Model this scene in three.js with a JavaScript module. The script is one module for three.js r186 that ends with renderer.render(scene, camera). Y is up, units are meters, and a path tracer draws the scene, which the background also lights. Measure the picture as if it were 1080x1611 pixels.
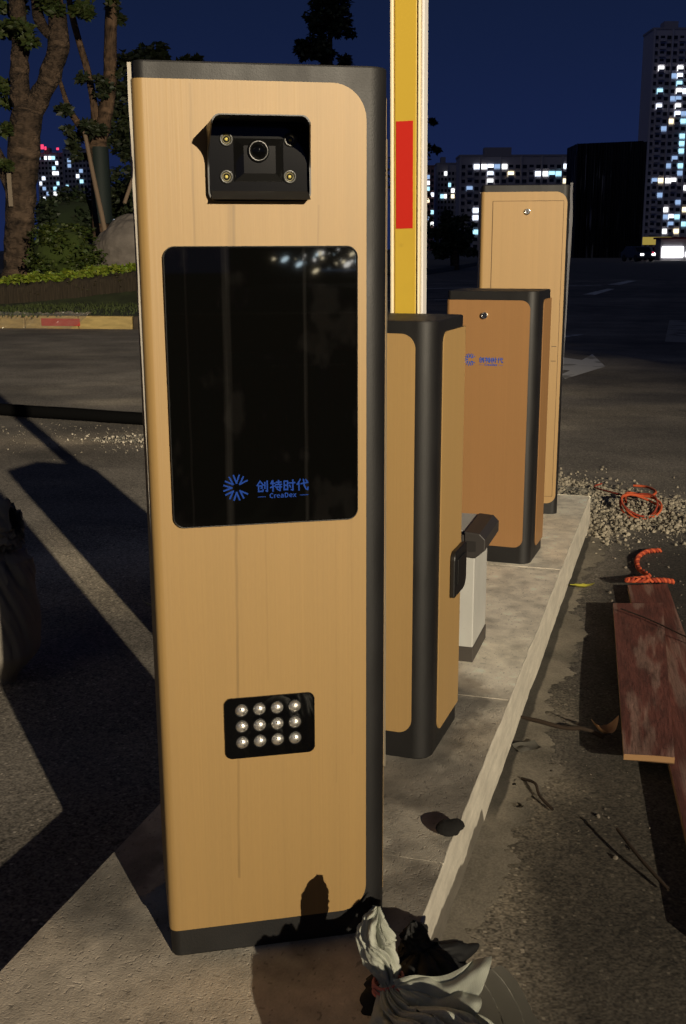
import * as THREE from 'three';
import { mergeGeometries, mergeVertices, toCreasedNormals } from 'three/addons/utils/BufferGeometryUtils.js';
import { RoundedBoxGeometry } from 'three/addons/geometries/RoundedBoxGeometry.js';
import { TextGeometry } from 'three/addons/geometries/TextGeometry.js';
import { FontLoader } from 'three/addons/loaders/FontLoader.js';

// ---------------------------------------------------------------- camera, sky, lights, exposure
const V3 = THREE.Vector3;
const scene = new THREE.Scene();
const camera = new THREE.PerspectiveCamera(49.73, 686 / 1024, 0.1, 2500);
camera.position.set(0, 1.195, 0);
camera.rotation.order = 'YXZ';
camera.rotation.set(-0.234, 0, -0.004);
scene.add(camera);
const renderer = new THREE.WebGLRenderer({ antialias: true });
renderer.setSize(686, 1024);
renderer.toneMapping = THREE.LinearToneMapping;
renderer.toneMappingExposure = 1;
renderer.shadowMap.enabled = true;

function nightSky() {
  const W = 256, H = 128, d = new Float32Array(W * H * 4);
  const low = [0.0086, 0.0168, 0.067], mid = [0.0055, 0.0112, 0.037], high = [0.0042, 0.0060, 0.015];
  for (let j = 0; j < H; j++) {
    const el = ((j + 0.5) / H - 0.5) * 180;
    const t = Math.min(1, Math.max(0, el / 15)), u = Math.min(1, Math.max(0, (el - 15) / 60));
    for (let i = 0; i < W; i++) for (let k = 0; k < 4; k++) {
      const s = t * t * (3 - 2 * t);
      d[(j * W + i) * 4 + k] = k === 3 ? 1 : (low[k] + (mid[k] - low[k]) * s) * (1 - u) + (u > 0 ? high[k] * u : 0);
    }
  }
  const t = new THREE.DataTexture(d, W, H, THREE.RGBAFormat, THREE.FloatType);
  t.mapping = THREE.EquirectangularReflectionMapping; t.magFilter = THREE.LinearFilter; t.needsUpdate = true;
  return t;
}
scene.background = nightSky();
scene.environment = scene.background;
scene.environmentIntensity = 1;

// added soft warm fill from behind left, very dim; lifts shadows and far walls
const fillLight = new THREE.DirectionalLight(new THREE.Color(1, 0.93, 0.80), 0.065);
fillLight.position.set(-9, 13, 14); fillLight.target.position.set(0, 0, -3);
fillLight.castShadow = true; fillLight.shadow.radius = 60;
Object.assign(fillLight.shadow.camera, { left: -30, right: 30, top: 30, bottom: -30, near: 0.5, far: 120 });
scene.add(fillLight, fillLight.target);

// the street lamp behind the camera on the right: position, beam and colour (its mast is built below)
const LAMP = { x: 10.8, y: 7.55, z: 20.7, power: 4200, color: [1, 0.855, 0.635], aim: [-2.2, 3.5, -9], cone: 14.5 };

// ---------------------------------------------------------------- helpers
let seed = 12345;
const rnd = () => { seed = (seed + 0x6D2B79F5) | 0; let t = Math.imul(seed ^ (seed >>> 15), 1 | seed); t = (t + Math.imul(t ^ (t >>> 7), 61 | t)) ^ t; return ((t ^ (t >>> 14)) >>> 0) / 4294967296; };
const rr = (a, b) => a + (b - a) * rnd();
const clamp = (x, a = 0, b = 1) => Math.min(b, Math.max(a, x));
const sst = (a, b, x) => { const t = clamp((x - a) / (b - a)); return t * t * (3 - 2 * t); };
const mix = (a, b, t) => a + (b - a) * t;
function hash(x, y, s = 0) { let h = Math.imul(x, 374761393) + Math.imul(y, 668265263) + Math.imul(s, 974711); h = Math.imul(h ^ (h >>> 13), 1274126177); return ((h ^ (h >>> 16)) >>> 0) / 4294967296; }
function vn(x, y, s = 0, px = 0, py = 0) {
  let xi = Math.floor(x), yi = Math.floor(y); const fx = x - xi, fy = y - yi, u = fx * fx * (3 - 2 * fx), v = fy * fy * (3 - 2 * fy);
  let x1 = xi + 1, y1 = yi + 1;
  if (px) { xi = ((xi % px) + px) % px; x1 = ((x1 % px) + px) % px; }
  if (py) { yi = ((yi % py) + py) % py; y1 = ((y1 % py) + py) % py; }
  return mix(mix(hash(xi, yi, s), hash(x1, yi, s), u), mix(hash(xi, y1, s), hash(x1, y1, s), u), v);
}
function fbm(x, y, o = 4, s = 0, p = 0) { let a = 0.5, r = 0, n = 0; for (let i = 0; i < o; i++) { r += a * vn(x, y, s + i, p, p); n += a; a *= 0.5; x *= 2; y *= 2; p *= 2; } return r / n; }
const srgb = (c) => { c = clamp(c); return Math.round(255 * (c <= 0.0031308 ? c * 12.92 : 1.055 * c ** (1 / 2.4) - 0.055)); };
function tex(w, h, fn, { color = true, rx = 1, ry = 1 } = {}) {
  const d = new Uint8Array(w * h * 4);
  for (let j = 0; j < h; j++) for (let i = 0; i < w; i++) {
    const c = fn((i + 0.5) / w, (j + 0.5) / h), k = (j * w + i) * 4;
    if (color) { d[k] = srgb(c[0]); d[k + 1] = srgb(c[1]); d[k + 2] = srgb(c[2]); d[k + 3] = c[3] === undefined ? 255 : Math.round(255 * clamp(c[3])); }
    else { const g = Math.round(255 * clamp(c)); d[k] = d[k + 1] = d[k + 2] = g; d[k + 3] = 255; }
  }
  const t = new THREE.DataTexture(d, w, h);
  t.wrapS = t.wrapT = THREE.RepeatWrapping; t.magFilter = THREE.LinearFilter; t.minFilter = THREE.LinearMipmapLinearFilter; t.generateMipmaps = true;
  t.repeat.set(rx, ry); if (color) t.colorSpace = THREE.SRGBColorSpace; t.needsUpdate = true;
  return t;
}
const lin = (r, g, b) => new THREE.Color().setRGB(r, g, b);
const mat = (c, o = {}) => { const { phys, ...rest } = o; const m = phys ? new THREE.MeshPhysicalMaterial({ roughness: 0.7, ...rest }) : new THREE.MeshStandardMaterial({ roughness: 0.7, ...rest }); m.color.setRGB(...c); return m; };
const used = {};
function numbered(n) { const k = used[n] = (used[n] || 0) + 1; return k === 1 ? n : n + '_' + String(k - 1).padStart(3, '0'); }
function put(o) { o.castShadow = o.receiveShadow = true; return o; }
function part(name, geo, m, parent, at) { const o = put(new THREE.Mesh(Array.isArray(geo) ? merge(geo) : geo, m)); o.name = name; if (at) o.position.set(...at); parent.add(o); return o; }
function merge(gs) { return mergeGeometries(gs.map((g) => { g = g.index ? g.toNonIndexed() : g; for (const k of Object.keys(g.attributes)) if (!['position', 'normal', 'uv'].includes(k)) g.deleteAttribute(k); if (!g.attributes.uv) g.setAttribute('uv', new THREE.BufferAttribute(new Float32Array(g.attributes.position.count * 2), 2)); return g; })); }
function tag(o, label, category, group) { o.userData.label = label; if (category) o.userData.category = category; if (group) o.userData.group = group; return o; }
function thing(name, label, category, at = [0, 0, 0], turn = 0, group) { const o = new THREE.Group(); o.name = numbered(name); o.position.set(...at); o.rotation.y = turn; scene.add(o); return tag(o, label, category, group); }
function lone(name, geo, m, label, category, at = [0, 0, 0], group) { const o = part(numbered(name), geo, m, scene, at); return tag(o, label, category, group); }
function struct(name, geo, m, label) { const o = part(numbered(name), geo, m, scene); o.userData.kind = 'structure'; if (label) o.userData.label = label; return o; }
const box = (w, h, d, x = 0, y = 0, z = 0) => new THREE.BoxGeometry(w, h, d).translate(x, y, z);
const rbox = (w, h, d, r, x = 0, y = 0, z = 0) => new RoundedBoxGeometry(w, h, d, 2, r).translate(x, y, z);
function tube(pts, r, n = 24, k = 7, closed = false) { return new THREE.TubeGeometry(new THREE.CatmullRomCurve3(pts.map((p) => new V3(...p)), closed), n, r, k, closed); }
function taper(pts, rs, n = 20, k = 9, wob = 0, sd = 0) {      // limb whose radius follows rs along the path
  const c = new THREE.CatmullRomCurve3(pts.map((p) => new V3(...p))), fr = c.computeFrenetFrames(n), pos = [], uv = [], idx = [];
  for (let i = 0; i <= n; i++) {
    const t = i / n, p = c.getPoint(t), f = t * (rs.length - 1), a = Math.min(rs.length - 2, Math.floor(f)), r = mix(rs[a], rs[a + 1], f - a);
    for (let j = 0; j <= k; j++) {
      const th = (j % k) / k * Math.PI * 2, q = r * (1 + wob * (vn(Math.cos(th) * 1.5 + 7 + sd, i * 0.55 + Math.sin(th) * 1.5 + sd * 3.1, 5) - 0.5) * 2);
      const v = p.clone().addScaledVector(fr.normals[i], Math.cos(th) * q).addScaledVector(fr.binormals[i], Math.sin(th) * q);
      pos.push(v.x, v.y, v.z); uv.push(j / k, t * 4);
    }
  }
  for (let i = 0; i < n; i++) for (let j = 0; j < k; j++) { const a = i * (k + 1) + j, b = a + k + 1; idx.push(a, a + 1, b, b, a + 1, b + 1); }
  const g = new THREE.BufferGeometry(); g.setAttribute('position', new THREE.Float32BufferAttribute(pos, 3)); g.setAttribute('uv', new THREE.Float32BufferAttribute(uv, 2)); g.setIndex(idx); g.computeVertexNormals(); return g;
}
function roundRect(x0, y0, x1, y1, r) {
  const [a, b, c, d] = Array.isArray(r) ? r : [r, r, r, r], s = new THREE.Shape();   // radii: bottom-left, bottom-right, top-right, top-left
  s.moveTo(x0 + a, y0); s.lineTo(x1 - b, y0); if (b) s.absarc(x1 - b, y0 + b, b, -Math.PI / 2, 0); s.lineTo(x1, y1 - c); if (c) s.absarc(x1 - c, y1 - c, c, 0, Math.PI / 2);
  s.lineTo(x0 + d, y1); if (d) s.absarc(x0 + d, y1 - d, d, Math.PI / 2, Math.PI); s.lineTo(x0, y0 + a); if (a) s.absarc(x0 + a, y0 + a, a, Math.PI, Math.PI * 1.5); return s;
}
const ext = (s, depth, bevel = 0, seg = 8) => new THREE.ExtrudeGeometry(s, { depth: depth - 2 * bevel, bevelEnabled: bevel > 0, bevelSize: bevel, bevelThickness: bevel, bevelSegments: 2, bevelOffset: -bevel, curveSegments: seg }).translate(0, 0, bevel);
function grid(nu, nv, f, uvf) {     // f(u, v) -> [x, y, z]
  const pos = [], uv = [], idx = [];
  for (let j = 0; j <= nv; j++) for (let i = 0; i <= nu; i++) { const p = f(i / nu, j / nv); pos.push(p[0], p[1], p[2]); const q = uvf ? uvf(i / nu, j / nv, p) : [i / nu, j / nv]; uv.push(q[0], q[1]); }
  for (let j = 0; j < nv; j++) for (let i = 0; i < nu; i++) { const a = j * (nu + 1) + i, b = a + nu + 1; idx.push(a, a + 1, b, b, a + 1, b + 1); }
  const g = new THREE.BufferGeometry(); g.setAttribute('position', new THREE.Float32BufferAttribute(pos, 3)); g.setAttribute('uv', new THREE.Float32BufferAttribute(uv, 2)); g.setIndex(idx); g.computeVertexNormals(); return g;
}
// island coordinates: a across (to the right), b along (away)
const NA = [0.9563, 0.2924], KD = [0.2924, -0.9563];
const isl = (a, b, y = 0) => [a * NA[0] + b * KD[0], y, a * NA[1] + b * KD[1]];
const kerbEdge = (b) => 0.010 * (fbm(b * 2, 1, 4, 98) - 0.5) + 0.003 * (vn(b * 22, 2, 99) - 0.5) - 0.005 * Math.max(0, vn(b * 9, 5, 97) - 0.72) / 0.28;
const YAWI = Math.atan2(0.2924, 0.9563) * -1;      // local x -> NA when rotated by this
const ROAD = -0.15, KL = -1.043, KR = -0.388, B0 = -2.5, B1 = 5.45;

// ---------------------------------------------------------------- materials
function woodTex(w, h, mw, mh, base, streaks = []) {     // fine vertical grain of the printed wood film; mw, mh metres per tile
  return tex(w, h, (u, v) => {
    const x = u * mw, y = v * mh;
    const p1 = Math.round(mw * 900), p2 = Math.round(mw * 300), p3 = Math.round(mw * 60);
    const g = (vn(u * p1, v * mh * 3, 1, p1) - 0.5) * 0.05 + (vn(u * p2, v * mh * 1.2, 2, p2) - 0.5) * 0.03 + (vn(u * p3 + 0.4 * vn(0, v * mh * 2, 9), v * mh * 0.8, 3, p3) - 0.5) * 0.045 + (vn(u * p1 * 0.6, v * mh * 90, 4) - 0.5) * 0.035;
    let k = 1 + g;
    for (const s of streaks) { if (y < s[3] || y > s[2]) continue; const c = mix(s[0], s[1], (s[2] - y) / (s[2] - s[3])) + (vn(0, y * 25, 11) - 0.5) * 0.0016, q = Math.abs(x - c) / s[4]; if (q < 1) k *= 1 - s[5] * (1 - q * q) * (0.35 + 0.65 * vn(y * 18, c * 40, 12)); }
    return [base[0] * k, base[1] * k * (1 - g * 0.1), base[2] * k * (1 - g * 0.3)];
  }, { rx: 1 / mw, ry: 1 / mh });
}
const woodBump = tex(256, 256, (u, v) => 0.5 + (vn(u * 220, v * 3, 21, 220, 3) - 0.5) * 0.6 + (vn(u * 90, v * 6, 22, 90, 6) - 0.5) * 0.4, { color: false, rx: 4, ry: 2 });
const woodA = mat([1, 1, 1], { roughness: 0.5, map: woodTex(512, 1024, 0.42, 1.5, [0.31, 0.195, 0.070], [[0.152, 0.131, 1.26, 0.14, 0.003, 0.34], [0.092, 0.092, 1.43, 1.12, 0.0022, 0.2], [0.281, 0.279, 1.26, 1.2, 0.002, 0.22], [0.147, 0.145, 1.26, 1.195, 0.006, 0.2], [0.19, 0.188, 0.77, 0.5, 0.002, 0.12], [0.305, 0.303, 0.77, 0.3, 0.0018, 0.1], [0.33, 0.331, 1.2, 0.35, 0.0022, 0.1]]), bumpMap: woodBump, bumpScale: 0.00012 });
const woodB = mat([1, 1, 1], { roughness: 0.5, map: woodTex(512, 512, 0.5, 1.1, [0.36, 0.228, 0.088], [[0.36, 0.362, 0.99, 0.1, 0.0025, 0.16]]), bumpMap: woodBump, bumpScale: 0.00012 });
const woodC = mat([1, 1, 1], { roughness: 0.46, map: woodTex(512, 512, 0.5, 1.1, [0.30, 0.158, 0.06]), bumpMap: woodBump, bumpScale: 0.00012 });
const woodD = mat([1, 1, 1], { roughness: 0.5, map: woodTex(512, 512, 0.42, 1.5, [0.36, 0.225, 0.088]), bumpMap: woodBump, bumpScale: 0.00012 });
const coatBump = tex(256, 256, (u, v) => vn(u * 110, v * 110, 31, 110, 110) * 0.6 + vn(u * 50, v * 50, 32, 50, 50) * 0.4, { color: false, rx: 8, ry: 8 });
const dustRough = tex(256, 256, (u, v) => 0.8 + 0.35 * (fbm(u * 6, v * 6, 4, 33, 6) - 0.5), { color: false, rx: 3, ry: 1.5 });
const black = mat([0.007, 0.0066, 0.0066], { roughness: 0.68, roughnessMap: dustRough, bumpMap: coatBump, bumpScale: 0.0002 });
const blackPlastic = mat([0.008, 0.008, 0.008], { roughness: 0.45 });
const glass = mat([0.002, 0.002, 0.0022], { roughness: 0.02 });
const chrome = mat([0.75, 0.74, 0.7], { metalness: 1, roughness: 0.22 });
const steel = mat([0.5, 0.5, 0.5], { metalness: 1, roughness: 0.35 });
const paleTrim = mat([0.62, 0.58, 0.52], { roughness: 0.5 });
const logoBlue = mat([0.03, 0.075, 0.42], { roughness: 0.55 });
const white = mat([0.47, 0.475, 0.46], { roughness: 0.5, map: tex(256, 256, (u, v) => { const g = 0.9 + 0.14 * fbm(u * 5, v * 5, 4, 41, 5) - (vn(u * 60, v * 60, 43, 60, 60) > 0.9 ? 0.1 : 0); return [g, g * 0.99, g * 0.96]; }) });

// ---------------------------------------------------------------- the ground
const asphaltTile = tex(1024, 1024, (u, v) => {
  const st = vn(u * 480, v * 480, 51, 480, 480), st2 = vn(u * 190, v * 190, 52, 190, 190), big = fbm(u * 6, v * 6, 4, 53, 6);
  let k = 0.62 + 0.75 * (st - 0.5) + 0.28 * (st2 - 0.5) + 0.45 * (big - 0.5);
  if (hash(Math.floor(u * 300), Math.floor(v * 300), 57) > 0.985) k += 0.7;
  k = Math.max(0.15, k); return [0.20 * k, 0.179 * k, 0.147 * k];
}, { rx: 0.5, ry: 0.5 });
const asphaltBump = tex(1024, 1024, (u, v) => 0.6 * vn(u * 420, v * 420, 54, 420, 420) + 0.3 * vn(u * 170, v * 170, 55, 170, 170) + 0.15 * fbm(u * 10, v * 10, 3, 56, 10), { color: false, rx: 0.5, ry: 0.5 });
const asphalt = mat([1, 1, 1], { roughness: 0.92, map: asphaltTile, bumpMap: asphaltBump, bumpScale: 0.0013, vertexColors: true });
function roadSheet(x0, x1, z0, z1, nx, nz, hole) {
  const g = grid(nx, nz, (u, v) => { const x = mix(x0, x1, u), z = mix(z0, z1, v); return [x, ROAD, z]; }, (u, v, p) => [p[0], -p[2]]);
  const c = [], P = g.attributes.position;
  for (let i = 0; i < P.count; i++) {
    const x = P.getX(i), z = P.getZ(i);
    let k = 0.75 + 0.95 * (fbm(x * 0.5 + 30, z * 0.5 + 30, 4, 61) - 0.5) + 0.5 * (fbm(x * 1.9 + 30, z * 1.9, 3, 62) - 0.5);
    const dusty = sst(0.5, 0.75, fbm(x * 0.9 + 11, z * 1.4 + 50, 4, 63)) * sst(16, 6, Math.hypot(x, z + 4));
    const w = [1 + dusty * 0.75, 1 + dusty * 0.7, 1 + dusty * 0.55], a = x * NA[0] + z * NA[1];
    k *= mix(2.15, 1.75, sst(-1.1, -0.6, a)) * mix(1, 0.30, sst(-0.30, -0.16, a + 0.2 * (fbm(x * 2.2 + 5, z * 2.2 + 40, 3, 64) - 0.5)) * sst(-5.4, -4.6, z));      // darker asphalt patch right of the kerb
    const grit = sst(1.0, 0.25, Math.abs(z + 8.0 + x * 0.22 - 1.2 * (fbm(x * 0.8 + 3, z * 0.8 + 20, 3, 65) - 0.5))) * sst(0.2, -0.4, x) * sst(0.3, 0.6, fbm(x * 1.7 + 9, z * 2.4 + 33, 4, 66)) * 0.75;   // pale dust trodden in
    c.push(k * w[0] * (1 + grit * 1.1), k * w[1] * (1 + grit), k * w[2] * (1 + grit * 0.85));
  }
  g.setAttribute('color', new THREE.Float32BufferAttribute(c, 3));
  return g;
}
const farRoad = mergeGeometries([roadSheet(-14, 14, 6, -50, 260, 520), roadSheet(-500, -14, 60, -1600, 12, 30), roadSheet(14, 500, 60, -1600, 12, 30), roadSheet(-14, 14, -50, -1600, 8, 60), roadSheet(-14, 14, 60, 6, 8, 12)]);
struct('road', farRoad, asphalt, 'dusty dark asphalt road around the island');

// island slab: coloured per pour, in island coordinates
const islTex = tex(640, 2048, (u, v) => {
  const a = mix(KL, KR, u), b = mix(B0, B1, v), w = (fbm(a * 5 + 20, b * 5 + 20, 4, 71) - 0.5);
  const m = 0.5 * fbm(a * 9, b * 9 + 9, 5, 72) + 0.5 * fbm(a * 26 + 5, b * 26, 3, 73), fine = vn(a * 420, b * 420, 74);
  let t;
  const near = [0.50, 0.43, 0.335], darkTone = [0.235, 0.215, 0.18], pale = [0.84, 0.775, 0.64];
  const darkBand = sst(1.5, 1.75, b + w * 0.5) * (1 - sst(2.78, 2.86, b + w * 0.3));  // darker band partway along the slab
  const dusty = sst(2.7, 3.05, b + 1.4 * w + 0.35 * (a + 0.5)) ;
  const splash = sst(0.50, 0.62, fbm(a * 7 + 3, b * 4 + 1, 4, 76)) * darkBand * 0.55;
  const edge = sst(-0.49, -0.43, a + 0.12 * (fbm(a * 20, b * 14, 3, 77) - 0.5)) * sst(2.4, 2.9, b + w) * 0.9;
  t = [0, 1, 2].map((i) => { let c = mix(near[i], darkTone[i], darkBand); c = mix(c, pale[i] * 0.62, splash); c = mix(c, pale[i], Math.max(dusty, edge)); return c; });
  let k = 0.72 + 1.35 * (m - 0.5) + 0.28 * 1 + 0.16 * (fine - 0.5);
  const pit = vn(a * 150, b * 150, 75); if (pit > 0.9) k *= 0.62; if (pit < 0.06) k *= 1.15;
  return t.map((c) => c * k);
});
islTex.wrapS = islTex.wrapT = THREE.ClampToEdgeWrapping;
const concBump = tex(512, 512, (u, v) => 0.5 * fbm(u * 12, v * 12, 5, 81, 12) + 0.3 * vn(u * 200, v * 200, 82, 200, 200) - (vn(u * 70, v * 70, 83, 70, 70) > 0.86 ? 0.35 : 0) + 0.2, { color: false, rx: 1.6, ry: 19.4 });
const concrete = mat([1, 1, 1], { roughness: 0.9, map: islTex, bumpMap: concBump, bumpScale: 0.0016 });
const island = new THREE.Group(); island.name = 'traffic_island'; island.userData.kind = 'structure'; island.userData.label = 'raised concrete island with pale kerb under the ticket columns'; scene.add(island);
const cuts = [B0, 0.3, 1.955, 2.81, 4.12, B1], drops = [0, 0, 0, -0.001, 0];
for (let i = 0; i < cuts.length - 1; i++) {
  const b0 = cuts[i] + 0.0006, b1 = cuts[i + 1] - 0.0006, dy = drops[i];
  const edgeY = (a) => a > KR - 0.012 ? -0.012 * ((a - KR + 0.012) / 0.012) ** 2 : 0;
  const g = grid(40, 110, (u, v) => { const b = mix(b0, b1, v), a = mix(KL, KR - 0.003 + kerbEdge(b), u); return isl(a, b, dy + 0.004 * (fbm(a * 3 + 9, b * 3 + 9, 3, 84) - 0.5)); }, (u, v) => [u * (KR - 0.003 - KL) / (KR - KL), (mix(b0, b1, v) - B0) / (B1 - B0)]);
  const skirt = grid(1, 20, (u, v) => isl(KL, mix(b0, b1, v), mix(ROAD - 0.05, dy - 0.004, u)), (u, v) => [0.02 + u * 0.05, (mix(b0, b1, v) - B0) / (B1 - B0)]);
  const under = grid(20, 1, (u, v) => isl(mix(KL, KR - 0.003, u), b1, mix(dy - 0.06, dy + 0.001, v)), (u, v) => [u, (b1 - B0) / (B1 - B0)]);
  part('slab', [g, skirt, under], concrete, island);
}
// kerb: a face with rounded top; its upper part carries a ragged smear of pale cement
const kerbTex = tex(256, 2048, (u, v) => {
  const b = mix(B0, B1, v), h = u;      // u: 0 top edge inside .. 1 bottom of the face
  const rag = 0.14 * (fbm(b * 5, 3, 4, 91) - 0.5) + 0.10 * (fbm(b * 22, h * 3, 3, 92) - 0.5);
  const smear = sst(0.02, -0.02, h - mix(0.66, 1.15, sst(2.38, 2.46, b + 0.02 * h)) - rag + 0.06 * sst(2.1, 1.5, b));
  const n = fbm(b * 16, h * 5, 4, 93), f = vn(b * 300, h * 50, 94), st = vn(b * 12, h * 22, 95);
  const k = 0.75 + 0.4 * (n - 0.5) + 0.16 * (f - 0.5) + 0.18 * (st - 0.5) + 0.2;
  return [0, 1, 2].map((i) => k * mix([0.13, 0.115, 0.09][i], [0.56, 0.52, 0.43][i], smear));
});
kerbTex.wrapS = kerbTex.wrapT = THREE.ClampToEdgeWrapping;
const kerbMat = mat([1, 1, 1], { roughness: 0.9, map: kerbTex, bumpMap: tex(256, 1024, (u, v) => 0.6 * fbm(u * 6, v * 60, 4, 96) + 0.4 * vn(u * 60, v * 700, 97), { color: false }), bumpScale: 0.0009 });
{
  const prof = [[-0.0045, -0.003], [-0.0035, -0.0025], [-0.0025, -0.0028], [-0.001, -0.004], [0, -0.007], [0.002, -0.06], [0.004, -0.12], [0.008, -0.20]], len = [0, 0.02, 0.032, 0.038, 0.045, 0.095, 0.155, 0.235];
  const gs = [];
  const seg = 240, face = grid(prof.length - 1, seg, (u, v) => { const i = Math.round(u * (prof.length - 1)), b = mix(B0, B1, v), w = 0.004 * (fbm(b * 4, 1, 4, 98) - 0.5) + 0.0012 * (vn(b * 40, i * 0.7, 99) - 0.5); return isl(KR + prof[i][0] + kerbEdge(b) * (1 - 0.5 * u) + (i > 4 ? w * 0.5 : 0), b, prof[i][1] + (i < 5 ? 0.002 * (vn(b * 15, 0, 90) - 0.5) : 0)); }, (u, v) => [len[Math.round(u * (prof.length - 1))] / 0.2, v]);
  gs.push(face);
  part('kerb', gs, kerbMat, island);
  part('end_face', grid(20, 4, (u, v) => isl(mix(KL, KR, u), B1, mix(ROAD - 0.05, 0, v)), (u, v) => [u, 0.99]), concrete, island);
}

// thin skin of dried cement slurry beside the kerb, ragged outer edge (real sheet 3 mm thick)
{
  const t = tex(512, 2048, (u, v) => {
    const b = mix(0.9, 5.2, v), w = u * 0.3;
    const reach = 0.105 + 0.09 * (fbm(b * 2.2, 3, 3, 101) - 0.5) * 2 + 0.05 * (fbm(b * 24, w * 10, 4, 102) - 0.5) * 2 - 0.03 * sst(2.6, 3.4, b);
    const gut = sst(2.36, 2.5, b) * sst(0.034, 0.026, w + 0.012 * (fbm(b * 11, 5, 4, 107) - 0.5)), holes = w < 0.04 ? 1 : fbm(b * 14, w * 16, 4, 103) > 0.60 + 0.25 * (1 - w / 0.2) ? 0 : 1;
    const k = 0.75 + 0.9 * (fbm(b * 9, w * 9 + 3, 4, 104) - 0.5) + 0.3 * (vn(b * 260, w * 260, 105) - 0.5);
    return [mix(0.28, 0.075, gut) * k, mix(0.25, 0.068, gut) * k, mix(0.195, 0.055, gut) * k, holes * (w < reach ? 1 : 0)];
  });
  t.wrapS = t.wrapT = THREE.ClampToEdgeWrapping;
  const m = mat([1, 1, 1], { roughness: 0.95, map: t, alphaTest: 0.5, bumpMap: concBump, bumpScale: 0.0012 });
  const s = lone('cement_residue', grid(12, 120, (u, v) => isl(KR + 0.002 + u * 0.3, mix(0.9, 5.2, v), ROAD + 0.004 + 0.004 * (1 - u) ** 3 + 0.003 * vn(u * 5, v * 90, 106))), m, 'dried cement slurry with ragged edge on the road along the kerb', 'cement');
  s.userData.kind = 'stuff';
}

// ---------------------------------------------------------------- machine builders (local x across the front, y up, z out of the front)
function panel(path, y0, y1, rEnd, rStart, m, name, parent, { rBot = rEnd } = {}) {
  // path(l) -> [x, z, nx, nz]; path.len metres; rounded top/bottom corners at the end (rEnd) and at the start (rStart)
  const L = path.len, ls = new Set();
  for (let i = 0; i <= 10; i++) { const a = (1 - Math.cos(i / 10 * Math.PI / 2)); ls.add(L - a * Math.max(rEnd, rBot)); ls.add(a * rStart); }
  for (let i = 0; i <= 24; i++) ls.add(mix(rStart, L - Math.max(rEnd, rBot), i / 24));
  (path.marks || []).forEach((x) => ls.add(x));
  const l = [...ls].filter((x) => x >= 0 && x <= L).sort((a, b) => a - b).filter((x, i, q) => !i || x - q[i - 1] > 1e-6);
  const cut = (x, r) => (x < r ? r - Math.sqrt(Math.max(0, r * r - (r - x) ** 2)) : 0);
  const lo = l.map((x) => y0 + Math.max(rBot ? cut(L - x, rBot) : 0, rStart ? cut(x, rStart) : 0)), hi = l.map((x) => y1 - (rEnd ? cut(L - x, rEnd) : 0) - (path.roundTopStart ? cut(x, rStart) : 0));
  const nY = 12, n = l.length, pos = [], uv = [], idx = [];
  const P = (i, y, off) => { const [x, z, nx, nz] = path(l[i]); return [x + nx * off, y, z + nz * off]; };
  const quad = (a, b, c, d) => idx.push(a, b, c, a, c, d);
  const add = (p, q) => { pos.push(...p); uv.push(...q); return pos.length / 3 - 1; };
  const F = [], ch = 0.0012;
  for (let j = 0; j <= nY; j++) { F.push([]); for (let i = 0; i < n; i++) { const y = mix(lo[i], hi[i], j / nY); F[j].push(add(P(i, y, 0), [l[i], y])); } }
  for (let j = 0; j < nY; j++) for (let i = 0; i < n - 1; i++) quad(F[j][i], F[j][i + 1], F[j + 1][i + 1], F[j + 1][i]);
  const rim = []; for (let i = 0; i < n; i++) rim.push([i, 0]); for (let j = 1; j <= nY; j++) rim.push([n - 1, j]); for (let i = n - 2; i >= 0; i--) rim.push([i, nY]); for (let j = nY - 1; j > 0; j--) rim.push([0, j]);
  const strip = (o0, o1, grow0, grow1) => { const ids = rim.map(([i, j]) => { const y = mix(lo[i], hi[i], j / nY); return [add(P(i, y, o0), [l[i], y]), add(P(i, y, o1), [l[i], y])]; }); for (let k = 0; k < ids.length; k++) { const q = ids[(k + 1) % ids.length], p = ids[k]; quad(p[0], p[1], q[1], q[0]); } };
  strip(0, -0.005);
  const g = new THREE.BufferGeometry(); g.setAttribute('position', new THREE.Float32BufferAttribute(pos, 3)); g.setAttribute('uv', new THREE.Float32BufferAttribute(uv, 2)); g.setIndex(idx); g.computeVertexNormals();
  return part(name, g, m, parent);
}
function wrapPath(segs) {   // segs: lines and arcs -> path with unit outward normals
  const f = (l) => { for (const s of segs) { if (l <= s.len + 1e-9 || s === segs[segs.length - 1]) return s.at(Math.min(l, s.len)); l -= s.len; } };
  f.len = segs.reduce((a, s) => a + s.len, 0); f.marks = []; let acc = 0;
  for (const s of segs) { const k = s.arc ? 8 : 1; for (let i = 0; i <= k; i++) f.marks.push(acc + s.len * i / k); acc += s.len; }
  return f;
}
const line = (x0, z0, x1, z1, nx, nz) => { const len = Math.hypot(x1 - x0, z1 - z0); return { len, at: (l) => [mix(x0, x1, l / len), mix(z0, z1, l / len), nx, nz] }; };
const arc = (cx, cz, r, t0, t1) => ({ len: Math.abs(t1 - t0) * r, arc: true, at: (l) => { const t = mix(t0, t1, l / (Math.abs(t1 - t0) * r)); return [cx + r * Math.cos(t), cz + r * Math.sin(t), Math.cos(t), Math.sin(t)]; } });
function shell(W, D, H, radii, inset) {   // rounded plan, extruded up
  const s = roundRect(inset, inset, W - inset, D - inset, radii);
  return ext(s, H, 0.003, 10).rotateX(-Math.PI / 2);      // shape y -> -z
}
const flush = (W, r = 0.016) => wrapPath([arc(r, -r, r, Math.PI, Math.PI / 2), line(r, 0, W, 0, 0, 1)]);
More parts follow.
